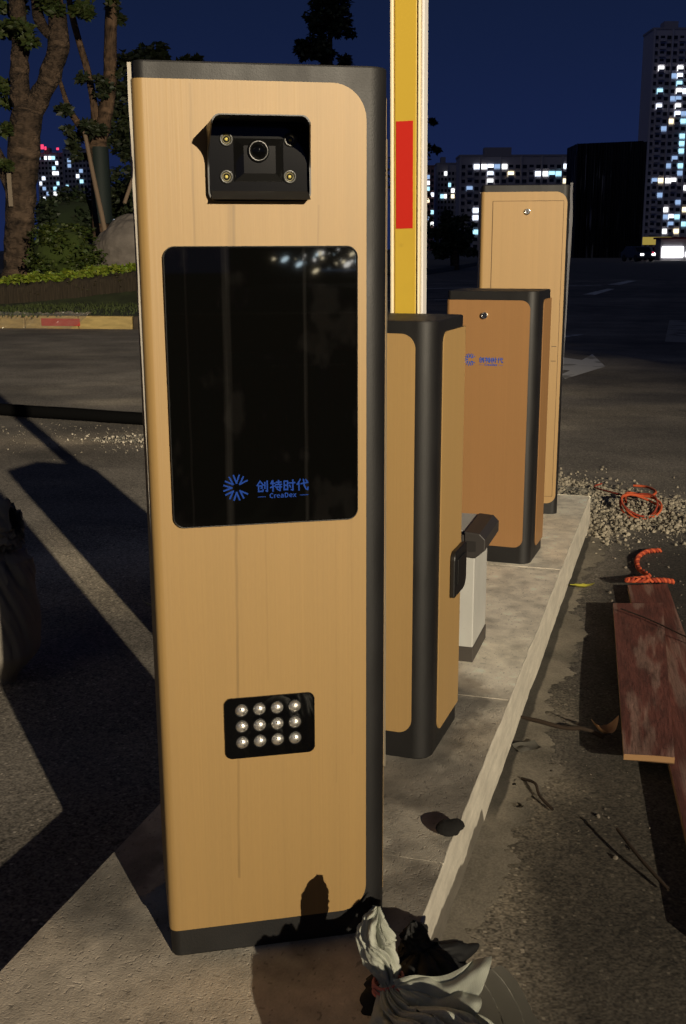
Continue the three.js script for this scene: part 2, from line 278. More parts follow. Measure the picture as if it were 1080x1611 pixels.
function lockBarrel(parent, x, y, z) {
  const l = part('lock', [new THREE.CylinderGeometry(0.011, 0.012, 0.008, 20).rotateX(Math.PI / 2), new THREE.TorusGeometry(0.0105, 0.0022, 6, 20).translate(0, 0, 0.004)], chrome, parent, [x, y, z + 0.004]);
  part('keyhole', box(0.003, 0.013, 0.002).rotateZ(0.5), blackPlastic, l, [0, 0, 0.0045]);
}
const font = await new FontLoader().loadAsync('fonts/droid/droid_sans_bold.typeface.json');
function logoGeo(S, plain) {     // S: height of the characters in metres; origin at the left end, middle of the characters
  const gs = [], bar = (x0, y0, x1, y1, w) => { const L = Math.hypot(x1 - x0, y1 - y0); gs.push(box(L + w * 0.6, w, 0.0006).rotateZ(Math.atan2(y1 - y0, x1 - x0)).translate((x0 + x1) / 2, (y0 + y1) / 2, 0.0003 + gs.length * 0.000004)); };
  const ch = [
    [[30, 5, 5, 42], [30, 5, 58, 40], [16, 45, 46, 45], [46, 45, 46, 64], [46, 64, 36, 64], [17, 45, 17, 90], [17, 90, 54, 90], [54, 90, 54, 76], [70, 16, 70, 66], [90, 5, 90, 92], [90, 92, 78, 86]],
    [[18, 10, 8, 32], [8, 28, 42, 28], [25, 5, 25, 95], [4, 62, 44, 50], [52, 20, 94, 20], [73, 5, 73, 40], [46, 40, 99, 40], [48, 60, 99, 60], [85, 45, 85, 92], [85, 92, 73, 87], [57, 68, 66, 82]],
    [[8, 14, 8, 88], [8, 14, 36, 14], [36, 14, 36, 88], [8, 49, 36, 49], [8, 84, 36, 84], [44, 30, 99, 30], [81, 5, 81, 92], [81, 92, 67, 86], [52, 48, 61, 66]],
    [[32, 5, 5, 46], [20, 30, 20, 95], [36, 42, 97, 32], [58, 6, 66, 56], [66, 56, 79, 86], [79, 86, 93, 93], [93, 93, 97, 72], [78, 8, 89, 22]]];
  ch.forEach((c, i) => c.forEach(([a, b, d, e]) => bar((i * 1.12 + a / 100) * S * 0.98, (0.5 - b / 100) * S, (i * 1.12 + d / 100) * S * 0.98, (0.5 - e / 100) * S, S * 0.115)));
  const R = S * 1.05, cx = -S * 1.62;
  for (let k = 0; k < 7; k++) { const an = Math.PI / 4 + k * Math.PI / 4; for (const s of [-1, 1]) { const t = an + s * 0.22; bar(cx + Math.cos(an) * R * 0.36, Math.sin(an) * R * 0.36, cx + Math.cos(t) * R, Math.sin(t) * R, S * 0.13); } }
  const tg = new TextGeometry('CreaDex', { font, size: S * 0.40, depth: 0.0005, curveSegments: 4 }); tg.computeBoundingBox(); const w = tg.boundingBox.max.x;
  gs.push(tg.translate(S * 2.15 - w / 2, -S * 1.0, 0)); const y = -S * 0.86;
  bar(S * 0.1, y, S * 2.0 - w / 2 - S * 0.15, y, S * 0.05); bar(S * 2.3 + w / 2 + S * 0.15, y, S * 4.25, y, S * 0.05);
  return merge(gs);
}

// ---- front column: plate reader with dark display
const HA = 1.46, DA = 0.26;
{
  const W = 0.378, t = thing('parking_terminal', 'tall wood-finish parking column with dark display and camera, nearest the viewer', 'parking terminal', [-0.301, 0, -1.682], 0.204);
  part('housing', shell(W + 0.0095, DA, HA, [0.016, 0.034, 0.02, 0.016], 0.003), black, t);
  panel(flush(0.346), 0.052, 1.4345, 0.052, 0.012, woodA, 'front_panel', t, { rBot: 0.046 });
  part('side_panel', box(0.0042, 1.376, DA - 0.037, 0.0022, 0.744, -DA / 2 + 0.002), woodA, t); part('side_panel', box(0.004, 1.36, DA - 0.07, 0.386, 0.74, -DA / 2 - 0.01), woodA, t);
  part('edge_trim', grid(3, 60, (u, v) => { const y = mix(0.70, 1.4575, v), w = (0.0012 + 0.0046 * v ** 0.8) * (0.85 + 0.3 * vn(v * 13, 3, 113)) * (v > 0.79 && v < 0.82 ? 0.7 : 1); return [0.0012 - u * w, y, -0.0145 - 0.0025 * u + 0.0006 * (vn(v * 30, u, 115) - 0.5)]; }), mat([0.48, 0.44, 0.37], { roughness: 0.5, side: THREE.DoubleSide }), t);
  part('edge_film', grid(3, 60, (u, v) => [0.3868 + u * (0.0050 - 0.002 * v) + 0.0007 * (vn(v * 14, u, 111) - 0.5), mix(0.30, 1.36, v), -0.050 + u * 0.006 + 0.001 * (vn(v * 24, 2, 112) - 0.5)]), mat([0.5, 0.45, 0.36], { phys: true, roughness: 0.3, transmission: 0.35, thickness: 0, side: THREE.DoubleSide }), t);
  const scrMat = mat([1, 1, 1], { roughness: 0.025, map: tex(512, 1024, (u, v) => {      // dry drip trails and dust on the glass
    const x = u * 0.42, y = v * 1.5, trail = (c, w, q) => { const d = Math.abs(x - c - 0.0012 * (vn(3, y * 20, 117) - 0.5)) / w; return d < 1 ? q * (1 - d * d) * (0.4 + 0.6 * vn(x * 900, y * 12, 118)) : 0; };
    const k = 0.0022 + trail(0.127 - (1.2 - y) * 0.006, 0.0075, 0.009) + trail(0.2475, 0.0035, 0.008) + trail(0.066, 0.002, 0.003) + 0.003 * sst(0.58, 0.75, fbm(x * 22, y * 16, 4, 119));
    return [k, k * 0.95, k * 0.88];
  }, { rx: 1 / 0.42, ry: 1 / 1.5 }) });
  const scr = part('display', ext(roundRect(0.036, 0.769, 0.3295, 1.198, 0.016), 0.005, 0.0012, 8), scrMat, t, [0, 0, 0.0002]);
  part('display_bezel', (() => { const s = roundRect(0.0345, 0.7675, 0.331, 1.1995, 0.0175); s.holes.push(roundRect(0.0362, 0.7692, 0.3293, 1.1978, 0.016)); return ext(s, 0.0065, 0.0008, 8); })(), blackPlastic, scr);
  part('logo', logoGeo(0.0195), mat([0.012, 0.045, 0.25], { phys: true, roughness: 0.8, specularIntensity: 0.15 }), scr, [0.1665, 0.829, 0.0051]);
  // camera recess with visor
  const cam = part('camera_bay', (() => {
    const fr = roundRect(0.1045, 1.2635, 0.2600, 1.3840, 0.014); const gs = [];
    gs.push(ext(roundRect(0.106, 1.265, 0.2585, 1.3775, 0.013), 0.003, 0.0005, 8));
    return merge(gs);
  })(), mat([0.006, 0.006, 0.006], { roughness: 0.1 }), t, [0, 0, 0.0003]);
  // visor: roof plate with cheeks that run back to the panel
  const y1 = 1.379, y0 = 1.2635, x0 = 0.1045, x1 = 0.2600, hp = 0.083;
  const depth = (y) => { const q = clamp((y - y0) / (y1 - y0)); return 0.012 + (hp - 0.012) * Math.pow(clamp((q - 0.5) / 0.40), 1.6); };
  {
    const outline = []; const r = 0.014, N = 10;
    const cornerPts = (cx, cy, a0) => { for (let i = 0; i <= N; i++) { const a = a0 + i / N * Math.PI / 2; outline.push([cx + r * Math.cos(a), cy + r * Math.sin(a)]); } };
    cornerPts(x1 - r, y0 + r, -Math.PI / 2); for (let i = 1; i < 8; i++) outline.push([x1, mix(y0 + r, y1 - r, i / 8)]); cornerPts(x1 - r, y1 - r, 0); cornerPts(x0 + r, y1 - r, Math.PI / 2); for (let i = 1; i < 8; i++) outline.push([x0, mix(y1 - r, y0 + r, i / 8)]); cornerPts(x0 + r, y0 + r, Math.PI);
    const n = outline.length, C = [(x0 + x1) / 2, (y0 + y1) / 2], th = 0.0024;
    const inn = (p) => { const dx = C[0] - p[0], dy = C[1] - p[1], l = Math.hypot(dx, dy); return [p[0] + dx / l * th, p[1] + dy / l * th]; };
    const ring = (q, inside, front) => outline.map((p) => { const w = inside ? inn(p) : p; const d = front ? depth(p[1]) : 0; return [w[0] - d * 0.17 * (w[0] - x0) / (x1 - x0), w[1], d]; });
    const loops = [ring(0, false, false), ring(0, false, true), ring(0, true, true), ring(0, true, false)], pos = [], idx = [];
    for (let k = 0; k < 3; k++) for (let i = 0; i < n; i++) { const j = (i + 1) % n, a = loops[k][i], b = loops[k][j], c = loops[k + 1][j], d = loops[k + 1][i]; const s = pos.length / 3; pos.push(...a, ...b, ...c, ...d); idx.push(s, s + 1, s + 2, s, s + 2, s + 3); }
    const g = new THREE.BufferGeometry(); g.setAttribute('position', new THREE.Float32BufferAttribute(pos, 3)); g.setIndex(idx); g.setAttribute('uv', new THREE.Float32BufferAttribute(new Float32Array(pos.length / 3 * 2), 2));
    part('visor', toCreasedNormals(mergeVertices(g.toNonIndexed()), 0.6), blackPlastic, cam);
  }
  // bottom ledge and raised lens mount
  { const L = new THREE.Shape([[0, 0], [0.021, 0], [0, 0.0125]].map((p) => new THREE.Vector2(...p))), lg2 = new THREE.ExtrudeGeometry(L, { depth: 0.146, bevelEnabled: false }).rotateY(-Math.PI / 2).translate(0.2552, 1.2665, 0.003); part('ledge', lg2, mat([0.02, 0.018, 0.016], { roughness: 0.4 }), cam); }
  const mount = part('lens_mount', (() => { const g = new THREE.CylinderGeometry(0.029, 0.047, 0.014, 4, 1).rotateY(Math.PI / 4).rotateX(Math.PI / 2).scale(1.15, 0.95, 1); return g.toNonIndexed(); })(), mat([0.02, 0.02, 0.02], { roughness: 0.5 }), cam, [0.181, 1.323, 0.009]); mount.material = mat([0.006, 0.006, 0.006], { roughness: 0.12 });
  mount.geometry.computeVertexNormals();
  part('lens_ring', new THREE.TorusGeometry(0.0135, 0.0028, 8, 28), mat([0.005, 0.005, 0.005], { roughness: 0.3 }), mount, [-0.002, 0.012, 0.0085]);
  part('lens', new THREE.SphereGeometry(0.0115, 20, 10, 0, Math.PI * 2, 0, Math.PI / 2).rotateX(Math.PI / 2).scale(1, 1, 0.5), glass, mount, [-0.002, 0.012, 0.0078]);
  for (const [x, y] of [[0.1311, 1.355], [0.2314, 1.3556], [0.1301, 1.3021], [0.2296, 1.303]]) {
    const l = part('fill_light', new THREE.TorusGeometry(0.0082, 0.0019, 8, 24), mat([0.05, 0.05, 0.045], { roughness: 0.3 }), cam, [x + (0.181 - x) * 0.05, y - 0.003, 0.0045]);
    part('cup', new THREE.LatheGeometry([[0.0005, 0], [0.002, 0.0002], [0.0055, 0.0024], [0.0078, 0.0045]].map((p) => new THREE.Vector2(...p)), 20).rotateX(Math.PI / 2), mat([0.40, 0.38, 0.27], { metalness: 0.7, roughness: 0.3, side: THREE.DoubleSide }), l, [0, 0, -0.0035]);
    part('diode', new THREE.SphereGeometry(0.0026, 10, 8), mat([0.6, 0.5, 0.12], { roughness: 0.3 }), l, [0, 0, -0.0015]);
  }
  // lamp panel of twelve bright cups
  const buttonMetal = mat([0.8, 0.78, 0.72], { metalness: 0.9, roughness: 0.36 });
  const kp = part('button_plate', ext(roundRect(0.1047, 0.3647, 0.2567, 0.4727, 0.012), 0.004, 0.001, 8), glass, t, [0, 0, 0.0002]);
  for (let j = 0; j < 3; j++) for (let i = 0; i < 4; i++) {
    const b = part('button', new THREE.SphereGeometry(0.0105, 20, 10, 0, Math.PI * 2, 0, Math.PI / 2).rotateX(Math.PI / 2).scale(1, 0.92, 0.72), buttonMetal, kp, [0.1333 + i * 0.0297, 0.4515 - j * 0.0287, 0.0042]);
    part('button_ring', new THREE.TorusGeometry(0.0107, 0.0008, 6, 24), blackPlastic, b, [0, 0, 0.0006]);
    part('slot', box(0.0022, 0.0105, 0.001).rotateZ(0.55), mat([0.06, 0.055, 0.04], { roughness: 0.6 }), b, [0.0005, 0.0008, 0.0067]);
  }
}

// ---- barrier housings
const HB = 1.04, DB = 0.292, WB = 0.35;
function barrierBox(name, label, at, yaw, wood, lockAndLogo, sideFrom) {
  const t = thing(name, label, 'barrier gate', at, yaw);   // origin at the near right front corner; the front runs to -x
  part('housing', shell(WB, DB, HB, [0.016, 0.042, 0.03, 0.016], 0.003).translate(-WB, 0, 0), black, t);
  const fp = flush(WB - 0.046); const left = wrapPath([arc(0.016, -0.016, 0.016, Math.PI, Math.PI / 2), line(0.016, 0, WB - (sideFrom.front), 0, 0, 1)]);
  const p = panel(left, 0.0665, sideFrom.top, 0.034, 0.012, wood, 'front_panel', t, { rBot: 0.034 }); p.position.x = -WB;
  const sp = wrapPath([line(0, -sideFrom.side, 0, -DB + 0.014, 1, 0), arc(-0.014, -DB + 0.014, 0.014, 0, -Math.PI / 2)]);
  // reversed so that the rounded end is the one nearest the front
  const rev = (l) => { const q = sp(sp.len - l); return q; }; rev.len = sp.len; rev.marks = sp.marks.map((x) => sp.len - x);
  panel(rev, 0.045, sideFrom.top, 0.03, 0.0, wood, 'side_panel', t, { rBot: 0.03 });
  if (lockAndLogo) { lockBarrel(t, -0.2006, 0.951, 0); part('logo', logoGeo(0.0215, true), mat([0.02, 0.085, 0.42], { phys: true, roughness: 0.8, specularIntensity: 0.15 }), t, [-0.2182, 0.7858, 0.0004]); }
  return t;
}
{
  const t = barrierBox('barrier_gate', 'black-framed wood barrier box with raised yellow arm, second in the row', [0.203, 0, -2.429], -0.345, woodB, false, { front: 0.046, side: 0.076, top: 1.0125 });
  // sensor box on the right side
  const s = part('sensor_box', ext(roundRect(0.166, 0.360, 0.288, 0.476, [0.006, 0.03, 0.008, 0.022]), 0.013, 0.003, 6).rotateY(Math.PI / 2), blackPlastic, t, [0.0005, 0, 0]);
  part('lens_window', ext(roundRect(0.19, 0.385, 0.268, 0.455, 0.006), 0.003, 0.0008).rotateY(Math.PI / 2), blackPlastic, s, [0.0128, 0, 0]);
  // arm, upright behind the box
  const arm = part('barrier_arm', (() => {
    const s = roundRect(-0.031, -0.019, 0.029, 0.019, 0.006); return ext(s, 3.3, 0.002, 5).rotateX(-Math.PI / 2).translate(0, 0.72, 0);
  })(), mat([0.52, 0.35, 0.035], { roughness: 0.5, map: tex(128, 256, (u, v) => { const k = 0.9 + 0.2 * fbm(u * 8, v * 8, 4, 121, 8) + (vn(u * 60, v * 100, 122, 60, 100) > 0.93 ? -0.12 : 0); return [k, k, k]; }) }), t, [-0.1585, 0, -0.349]);
  arm.rotation.z = 0.0075;
  const edge = mat([0.72, 0.62, 0.42], { roughness: 0.55 }), edgeR = mat([0.62, 0.6, 0.58], { roughness: 0.5 });
  part('edge_strip', rbox(0.0085, 3.27, 0.044, 0.003, -0.0356, 2.37, 0), edge, arm); 
  part('edge_strip', rbox(0.006, 3.27, 0.046, 0.0025, 0.0325, 2.37, 0), edge, arm);
  part('edge_strip', rbox(0.0075, 3.27, 0.036, 0.003, 0.0395, 2.37, -0.003), edgeR, arm);
  for (let k = 0; k < 4; k++) part('reflector_strip', box(0.0425, 0.25, 0.0012), mat([0.50, 0.022, 0.012], { roughness: 0.35 }), arm, [-0.0035, 1.3675 + k * 0.72, 0.0192]);
  part('arm_clamp', [rbox(0.13, 0.22, 0.012, 0.004, -0.002, 0.80, 0.026), rbox(0.13, 0.22, 0.012, 0.004, -0.002, 0.80, -0.026), new THREE.CylinderGeometry(0.03, 0.03, 0.05, 20).rotateX(Math.PI / 2).translate(0, 0.79, 0.04)], black, arm);
}
barrierBox('barrier_gate', 'deeper orange barrier box with lock and small blue print, without an arm', [0.72, 0, -4.108], -0.347, woodC, true, { front: 0.0315, side: 0.115, top: 1.007 });

// ---- far column, seen from its service side
{
  const W = 0.383, t = thing('parking_terminal', 'tall wood-finish parking column with locked service door, farthest in the row', 'parking terminal', [0.605, 0, -4.982], -0.09);
  part('housing', shell(W + 0.004, DA, HA, [0.016, 0.03, 0.02, 0.016], 0.003), black, t);
  panel(flush(0.371), 0.052, 1.431, 0.05, 0.012, woodD, 'front_panel', t, { rBot: 0.04 });
  part('side_panel', box(0.004, 1.36, DA - 0.05, 0.002, 0.74, -DA / 2), woodD, t);
  part('edge_trim', [box(0.004, 1.372, 0.03, -0.0012, 0.745, -0.034)], mat([0.5, 0.5, 0.52], { roughness: 0.4 }), t);
  const door = part('service_door', ext(roundRect(0.0525, 0.086, 0.355, 1.392, 0.003), 0.003, 0.0006), woodD, t, [0, 0, -0.0012]);
  part('door_gap', (() => { const s = roundRect(0.0508, 0.0843, 0.3567, 1.3937, 0.003); s.holes.push(roundRect(0.0525, 0.086, 0.355, 1.392, 0.003)); return ext(s, 0.0008); })(), mat([0.03, 0.018, 0.008]), t, [0, 0, 0.0001]);
  lockBarrel(door, 0.2007, 1.348, 0.003);
  for (const y of [0.768, 0.7035]) part('hinge_slot', box(0.022, 0.0022, 0.0012), blackPlastic, door, [0.3375, y, 0.0032]);
  part('edge_film', grid(4, 50, (u, v) => [0.3845 + u * 0.016 * v ** 1.5 * (0.6 + 0.8 * vn(v * 6, 0, 131)) + 0.0025 * v * (vn(v * 22, u * 2, 132) - 0.5), mix(0.35, 1.47, v), -0.03 - u * 0.012 + 0.006 * (vn(v * 16, u * 3, 133) - 0.5)]), mat([0.55, 0.55, 0.58], { phys: true, roughness: 0.2, transmission: 0.75, thickness: 0, side: THREE.DoubleSide }), t);
}

// ---- short white arm rest post
{
  const o = isl(-0.537, 3.06), t = thing('arm_rest_post', 'short white post with dark cap standing between the two barrier boxes', 'post', o, YAWI);
  // local x = across (right), local z = toward the viewer along the island
  part('post_body', rbox(0.13, 0.29, 0.22, 0.004, -0.065, 0.19, -0.11), white, t);
  part('foot', rbox(0.134, 0.047, 0.224, 0.003, -0.065, 0.0235, -0.11), mat([0.055, 0.047, 0.04], { roughness: 0.6 }), t);
  const dk = mat([0.035, 0.031, 0.029], { roughness: 0.5 });
  const cap = part('cap', (() => { const s = new THREE.Shape([[-0.030, 0.400], [0.014, 0.397], [0.031, 0.380], [0.031, 0.348], [0.002, 0.322], [-0.030, 0.325]].map((p) => new THREE.Vector2(...p))); return ext(s, 0.245, 0.003).translate(0, 0, -0.235); })(), dk, t);
  part('collar', rbox(0.098, 0.066, 0.02, 0.003, -0.081, 0.357, -0.002), dk, t);
  part('rest_plate', rbox(0.100, 0.07, 0.22, 0.003, -0.082, 0.362, -0.124), white, t);
  part('slot', rbox(0.034, 0.03, 0.004, 0.001, -0.012, 0.358, 0.0105), mat([0.012, 0.01, 0.009]), cap);
}

// ---------------------------------------------------------------- loose things on the ground
const plyTex = tex(512, 1024, (u, v) => {
  const n = fbm(u * 6, v * 14, 5, 141), n2 = fbm(u * 3 + 8, v * 26, 4, 142), sc = vn(u * 90, v * 8, 143), dust = sst(0.48, 0.66, fbm(u * 4 + 3, v * 5, 4, 144));
  let k = 0.8 + 0.9 * (n - 0.5) + 0.3 * (sc - 0.5) + 0.3 * (vn(u * 200, v * 200, 145) - 0.5); const cr = Math.abs(n2 - 0.5) < 0.006 ? 0.6 : 1; k *= cr;
  return [mix(0.17, 0.30, dust * 0.8) * k, mix(0.055, 0.185, dust * 0.8) * k, mix(0.04, 0.145, dust * 0.8) * k];
});
const ply = mat([1, 1, 1], { roughness: 0.8, map: plyTex, bumpMap: tex(256, 256, (u, v) => fbm(u * 20, v * 40, 4, 146), { color: false }), bumpScale: 0.002 });
const plyEdge = mat([0.30, 0.17, 0.075], { roughness: 0.9 });
function board(name, label, P, y0, y1, th) {   // P: corners near-left, near-right, far-right, far-left [x, z]; y0 near, y1 far top heights
  const t = thing(name, label, 'board', [P[0][0], 0, P[0][1]]);
  const o = P[0], q = P.map(([x, z], i) => [x - o[0], (i < 2 ? y0 : y1), z - o[1]]);
  const top = grid(8, 24, (u, v) => { const a = q[0].map((c, i) => mix(c, q[1][i], u)), b = q[3].map((c, i) => mix(c, q[2][i], u)); return a.map((c, i) => mix(c, b[i], v) + (i === 1 ? 0.003 * Math.sin(v * 5 + u * 2) : 0)); }, (u, v) => [u, v]);
  part('face', top, ply, t);
  const gs = []; for (let k = 0; k < 4; k++) { const a = q[k], b = q[(k + 1) % 4]; for (let s = 0; s < 3; s++) gs.push(grid(24, 1, (u, v) => { const c = a.map((x, i) => mix(x, b[i], u)); c[1] -= th * (s + v) / 3 - 0.003 * Math.sin((k === 0 ? 0 : k === 2 ? 1 : k === 1 ? u : 1 - u) * 5 + (k === 1 ? 1 : k === 3 ? 0 : k === 0 ? u : 1 - u) * 2); return c; })); }
  gs.push(grid(1, 1, (u, v) => { const a = q[0].map((c, i) => mix(c, q[1][i], u)), b = q[3].map((c, i) => mix(c, q[2][i], u)); const c = a.map((x, i) => mix(x, b[i], v)); c[1] -= th; return c; }));
  part('ply_edge', gs, plyEdge, t);
}
board('plywood_board', 'lower red formwork board reaching toward the orange rope', [[0.71, -1.9], [0.868, -1.84], [1.297, -4.237], [1.14, -4.239]], -0.112, -0.118, 0.018);
board('plywood_board', 'upper red formwork offcut lying on the longer board', [[0.731, -2.66], [0.856, -2.633], [1.192, -3.93], [1.010, -3.945]], -0.092, -0.097, 0.016);
// rubble that props the boards (outside what shows)
const ropeMat = mat([0.55, 0.095, 0.03], { roughness: 0.85 }), ropeMat2 = mat([0.30, 0.04, 0.018], { roughness: 0.9 });
function twist(pts, r, turns, ph, n = 120) {
  const c = new THREE.CatmullRomCurve3(pts.map((p) => new V3(...p))), fr = c.computeFrenetFrames(n), q = [];
  for (let i = 0; i <= n; i++) { const a = i / n * turns * Math.PI * 2 + ph, p = c.getPoint(i / n); q.push(p.addScaledVector(fr.normals[i], Math.cos(a) * r).addScaledVector(fr.binormals[i], Math.sin(a) * r)); }
  return new THREE.TubeGeometry(new THREE.CatmullRomCurve3(q), n * 2, r * 1.05, 6, false);
}
{
  const pts = [[1.33, -0.115, -4.262], [1.29, -0.105, -4.25], [1.22, -0.103, -4.245], [1.14, -0.105, -4.255], [1.205, -0.11, -4.29], [1.26, -0.125, -4.37], [1.265, -0.14, -4.55], [1.31, -0.14, -4.72], [1.37, -0.138, -4.80], [1.44, -0.14, -4.83]];
  const t = thing('rope', 'twisted orange rope lying across the end of the longer red board', 'rope', [0, 0, 0]);
  part('strand', twist(pts, 0.0058, 21, 0), ropeMat, t); part('strand', twist(pts, 0.0058, 21, Math.PI), ropeMat2, t);
}
{
  const cx = 1.52, cz = -5.50, y = ROAD + 0.055, ring = (r, dy, e, x = 0, z = 0, n = 22, ph = 0) => { const p = []; for (let i = 0; i < n; i++) { const a = i / n * Math.PI * 2; p.push([cx + x + Math.cos(a + ph) * r * (1 + e * Math.sin(2 * a + 1)), y + dy + 0.012 * Math.sin(a * 2 + ph * 3) - 0.38 * Math.sin(a + ph) * r, cz + z + Math.sin(a + ph) * r * 1.05]); } return p; };
  const t = thing('cable_coil', 'coil of orange cable dropped on the pale gravel', 'cable', [0, 0, 0]);
  part('loop', tube(ring(0.097, 0, 0.04), 0.006, 90, 7, true), ropeMat, t);
  part('loop', tube(ring(0.101, 0.012, 0.05, 0.003, 0.006, 22, 1), 0.0055, 90, 7, true), ropeMat, t);
  part('loop', tube(ring(0.093, 0.018, 0.06, -0.006, -0.005, 22, 2), 0.0055, 90, 7, true), ropeMat2, t);
  part('loose_end', tube([[1.47, -0.09, -5.60], [1.50, -0.075, -5.72], [1.55, -0.085, -5.78], [1.62, -0.09, -5.72], [1.67, -0.08, -5.76], [1.66, -0.08, -5.92], [1.60, -0.08, -5.95]], 0.007, 40, 7), ropeMat, t);
  part('loose_end', tube([[1.53, -0.09, -5.70], [1.44, -0.09, -5.84], [1.40, -0.10, -6.02], [1.46, -0.10, -6.1]], 0.0045, 40, 7), ropeMat2, t);
}
function leaf(label, at, turn, len, wid, c, curl, cat = 'leaf') {
  const g = grid(12, 6, (u, v) => { const w = Math.sin(Math.PI * Math.min(1, u * 0.97 + 0.02)) ** 0.8 * wid, s = (v - 0.5) * w; return [(u - 0.5) * len, 0.012 + curl * (u - 0.5) ** 2 * len * 4 + Math.abs(s) * 0.5 + 0.006 * vn(u * 7, v * 4, 151), s + 0.12 * len * Math.sin(u * 3)]; });
  const o = lone('fallen_leaf', g, mat(c, { roughness: 0.7, side: THREE.DoubleSide }), label, cat, at); o.rotation.y = turn;
}
leaf('yellow-green fallen leaf beside the kerb', [0.965, ROAD, -4.27], 0.2, 0.105, 0.035, [0.42, 0.40, 0.05], 0.1);
leaf('curled brown fallen leaf left of the red boards', [0.735, ROAD, -2.89], 0.3, 0.085, 0.05, [0.36, 0.20, 0.09], 0.5);
leaf('small pale fallen leaf lit at the edge of the tall column on the left', [-0.74, ROAD, -4.05], 0.4, 0.06, 0.02, [0.5, 0.47, 0.25], 0.4);
const twigMat = mat([0.03, 0.018, 0.010], { roughness: 0.9 });
lone('twig', tube([[0.46, ROAD + 0.01, -2.62], [0.485, ROAD + 0.022, -2.57], [0.487, ROAD + 0.016, -2.52], [0.51, ROAD + 0.008, -2.46]], 0.004, 20, 5), twigMat, 'thin curved twig on the dried cement by the kerb', 'twig');
lone('twig', tube([[0.50, ROAD + 0.006, -3.02], [0.56, ROAD + 0.016, -2.965], [0.63, ROAD + 0.014, -2.92], [0.68, ROAD + 0.02, -2.9], [0.73, ROAD + 0.008, -2.87]], 0.0065, 24, 5), twigMat, 'dark stick pointing from the kerb to the brown leaf', 'twig');
lone('twig', tube([[0.63, ROAD + 0.04, -2.31], [0.655, ROAD + 0.03, -2.2], [0.69, ROAD + 0.015, -2.1]], 0.0045, 16, 5), twigMat, 'straight twig near the right edge below the boards', 'twig');
lone('string', tube([[1.01, -0.084, -3.83], [1.08, -0.086, -3.72], [1.16, -0.09, -3.55], [1.25, -0.105, -3.42], [1.4, -0.13, -3.3]], 0.0028, 24, 5), mat([0.03, 0.015, 0.01], { roughness: 0.9 }), 'thin dark string lying across both red boards', 'string');
{
  const g = new THREE.IcosahedronGeometry(0.024, 3), P = g.attributes.position; for (let i = 0; i < P.count; i++) { const v = new V3().fromBufferAttribute(P, i), k = 0.7 + 0.7 * vn(v.x * 60 + 9, v.y * 60 + v.z * 40 + 9, 161); P.setXYZ(i, v.x * k * 1.3, v.y * k * 0.6, v.z * k); } g.computeVertexNormals();
  const o = lone('clod', g, mat([0.004, 0.0035, 0.003], { roughness: 0.95 }), 'small black clod on the island near the kerb edge', 'clod', [0.222, 0.014, -2.10]); o.rotation.y = 0.6;
}
{
  const o = lone('paper_scrap', grid(8, 5, (u, v) => [(u - 0.5) * 0.07, 0.006 + 0.012 * vn(u * 3, v * 3, 165), (v - 0.5) * 0.05]), mat([0.10, 0.095, 0.08], { roughness: 0.9, side: THREE.DoubleSide }), 'small flat grey scrap on cement beside the kerb', 'scrap', [0.503, ROAD + 0.004, -2.80]); o.rotation.y = 0.3;
}

// gravel and sand spilled over the road
const gravelMat = mat([1, 1, 1], { roughness: 0.95 });
const sandTex = tex(512, 512, (u, v) => { const k = 0.62 + 0.9 * (fbm(u * 8, v * 8, 4, 171, 8) - 0.5) + 0.7 * (vn(u * 90, v * 90, 172, 90, 90) - 0.5) + 0.5 * (vn(u * 200, v * 200, 173, 200, 200) - 0.5); return [0.50 * k, 0.46 * k, 0.36 * k]; }, { rx: 1.2, ry: 1.2 });
const sandMat = mat([1, 1, 1], { roughness: 0.95, map: sandTex, bumpMap: tex(512, 512, (u, v) => 0.5 * vn(u * 70, v * 70, 174, 70, 70) + 0.4 * vn(u * 150, v * 150, 175, 150, 150) + 0.2 * fbm(u * 8, v * 8, 3, 176, 8), { color: false, rx: 1.2, ry: 1.2 }), bumpScale: 0.02 });
function inside(poly, x, z) { let c = false, d = 1e9; for (let i = 0, j = poly.length - 1; i < poly.length; j = i++) { const [xi, zi] = poly[i], [xj, zj] = poly[j]; if ((zi > z) !== (zj > z) && x < (xj - xi) * (z - zi) / (zj - zi) + xi) c = !c; const ex = xj - xi, ez = zj - zi, t = clamp(((x - xi) * ex + (z - zi) * ez) / (ex * ex + ez * ez)); d = Math.min(d, Math.hypot(x - xi - t * ex, z - zi - t * ez)); } return c ? d : -d; }
const stoneGeo = (() => { const g = new THREE.IcosahedronGeometry(1, 0), P = g.attributes.position; for (let i = 0; i < P.count; i++) { const v = new V3().fromBufferAttribute(P, i), k = 0.8 + 0.4 * hash(Math.round(v.x * 50), Math.round(v.y * 50 + v.z * 77), 3); P.setXYZ(i, v.x * k * 1.2, v.y * k * 0.7, v.z * k); } g.computeVertexNormals(); return g; })();
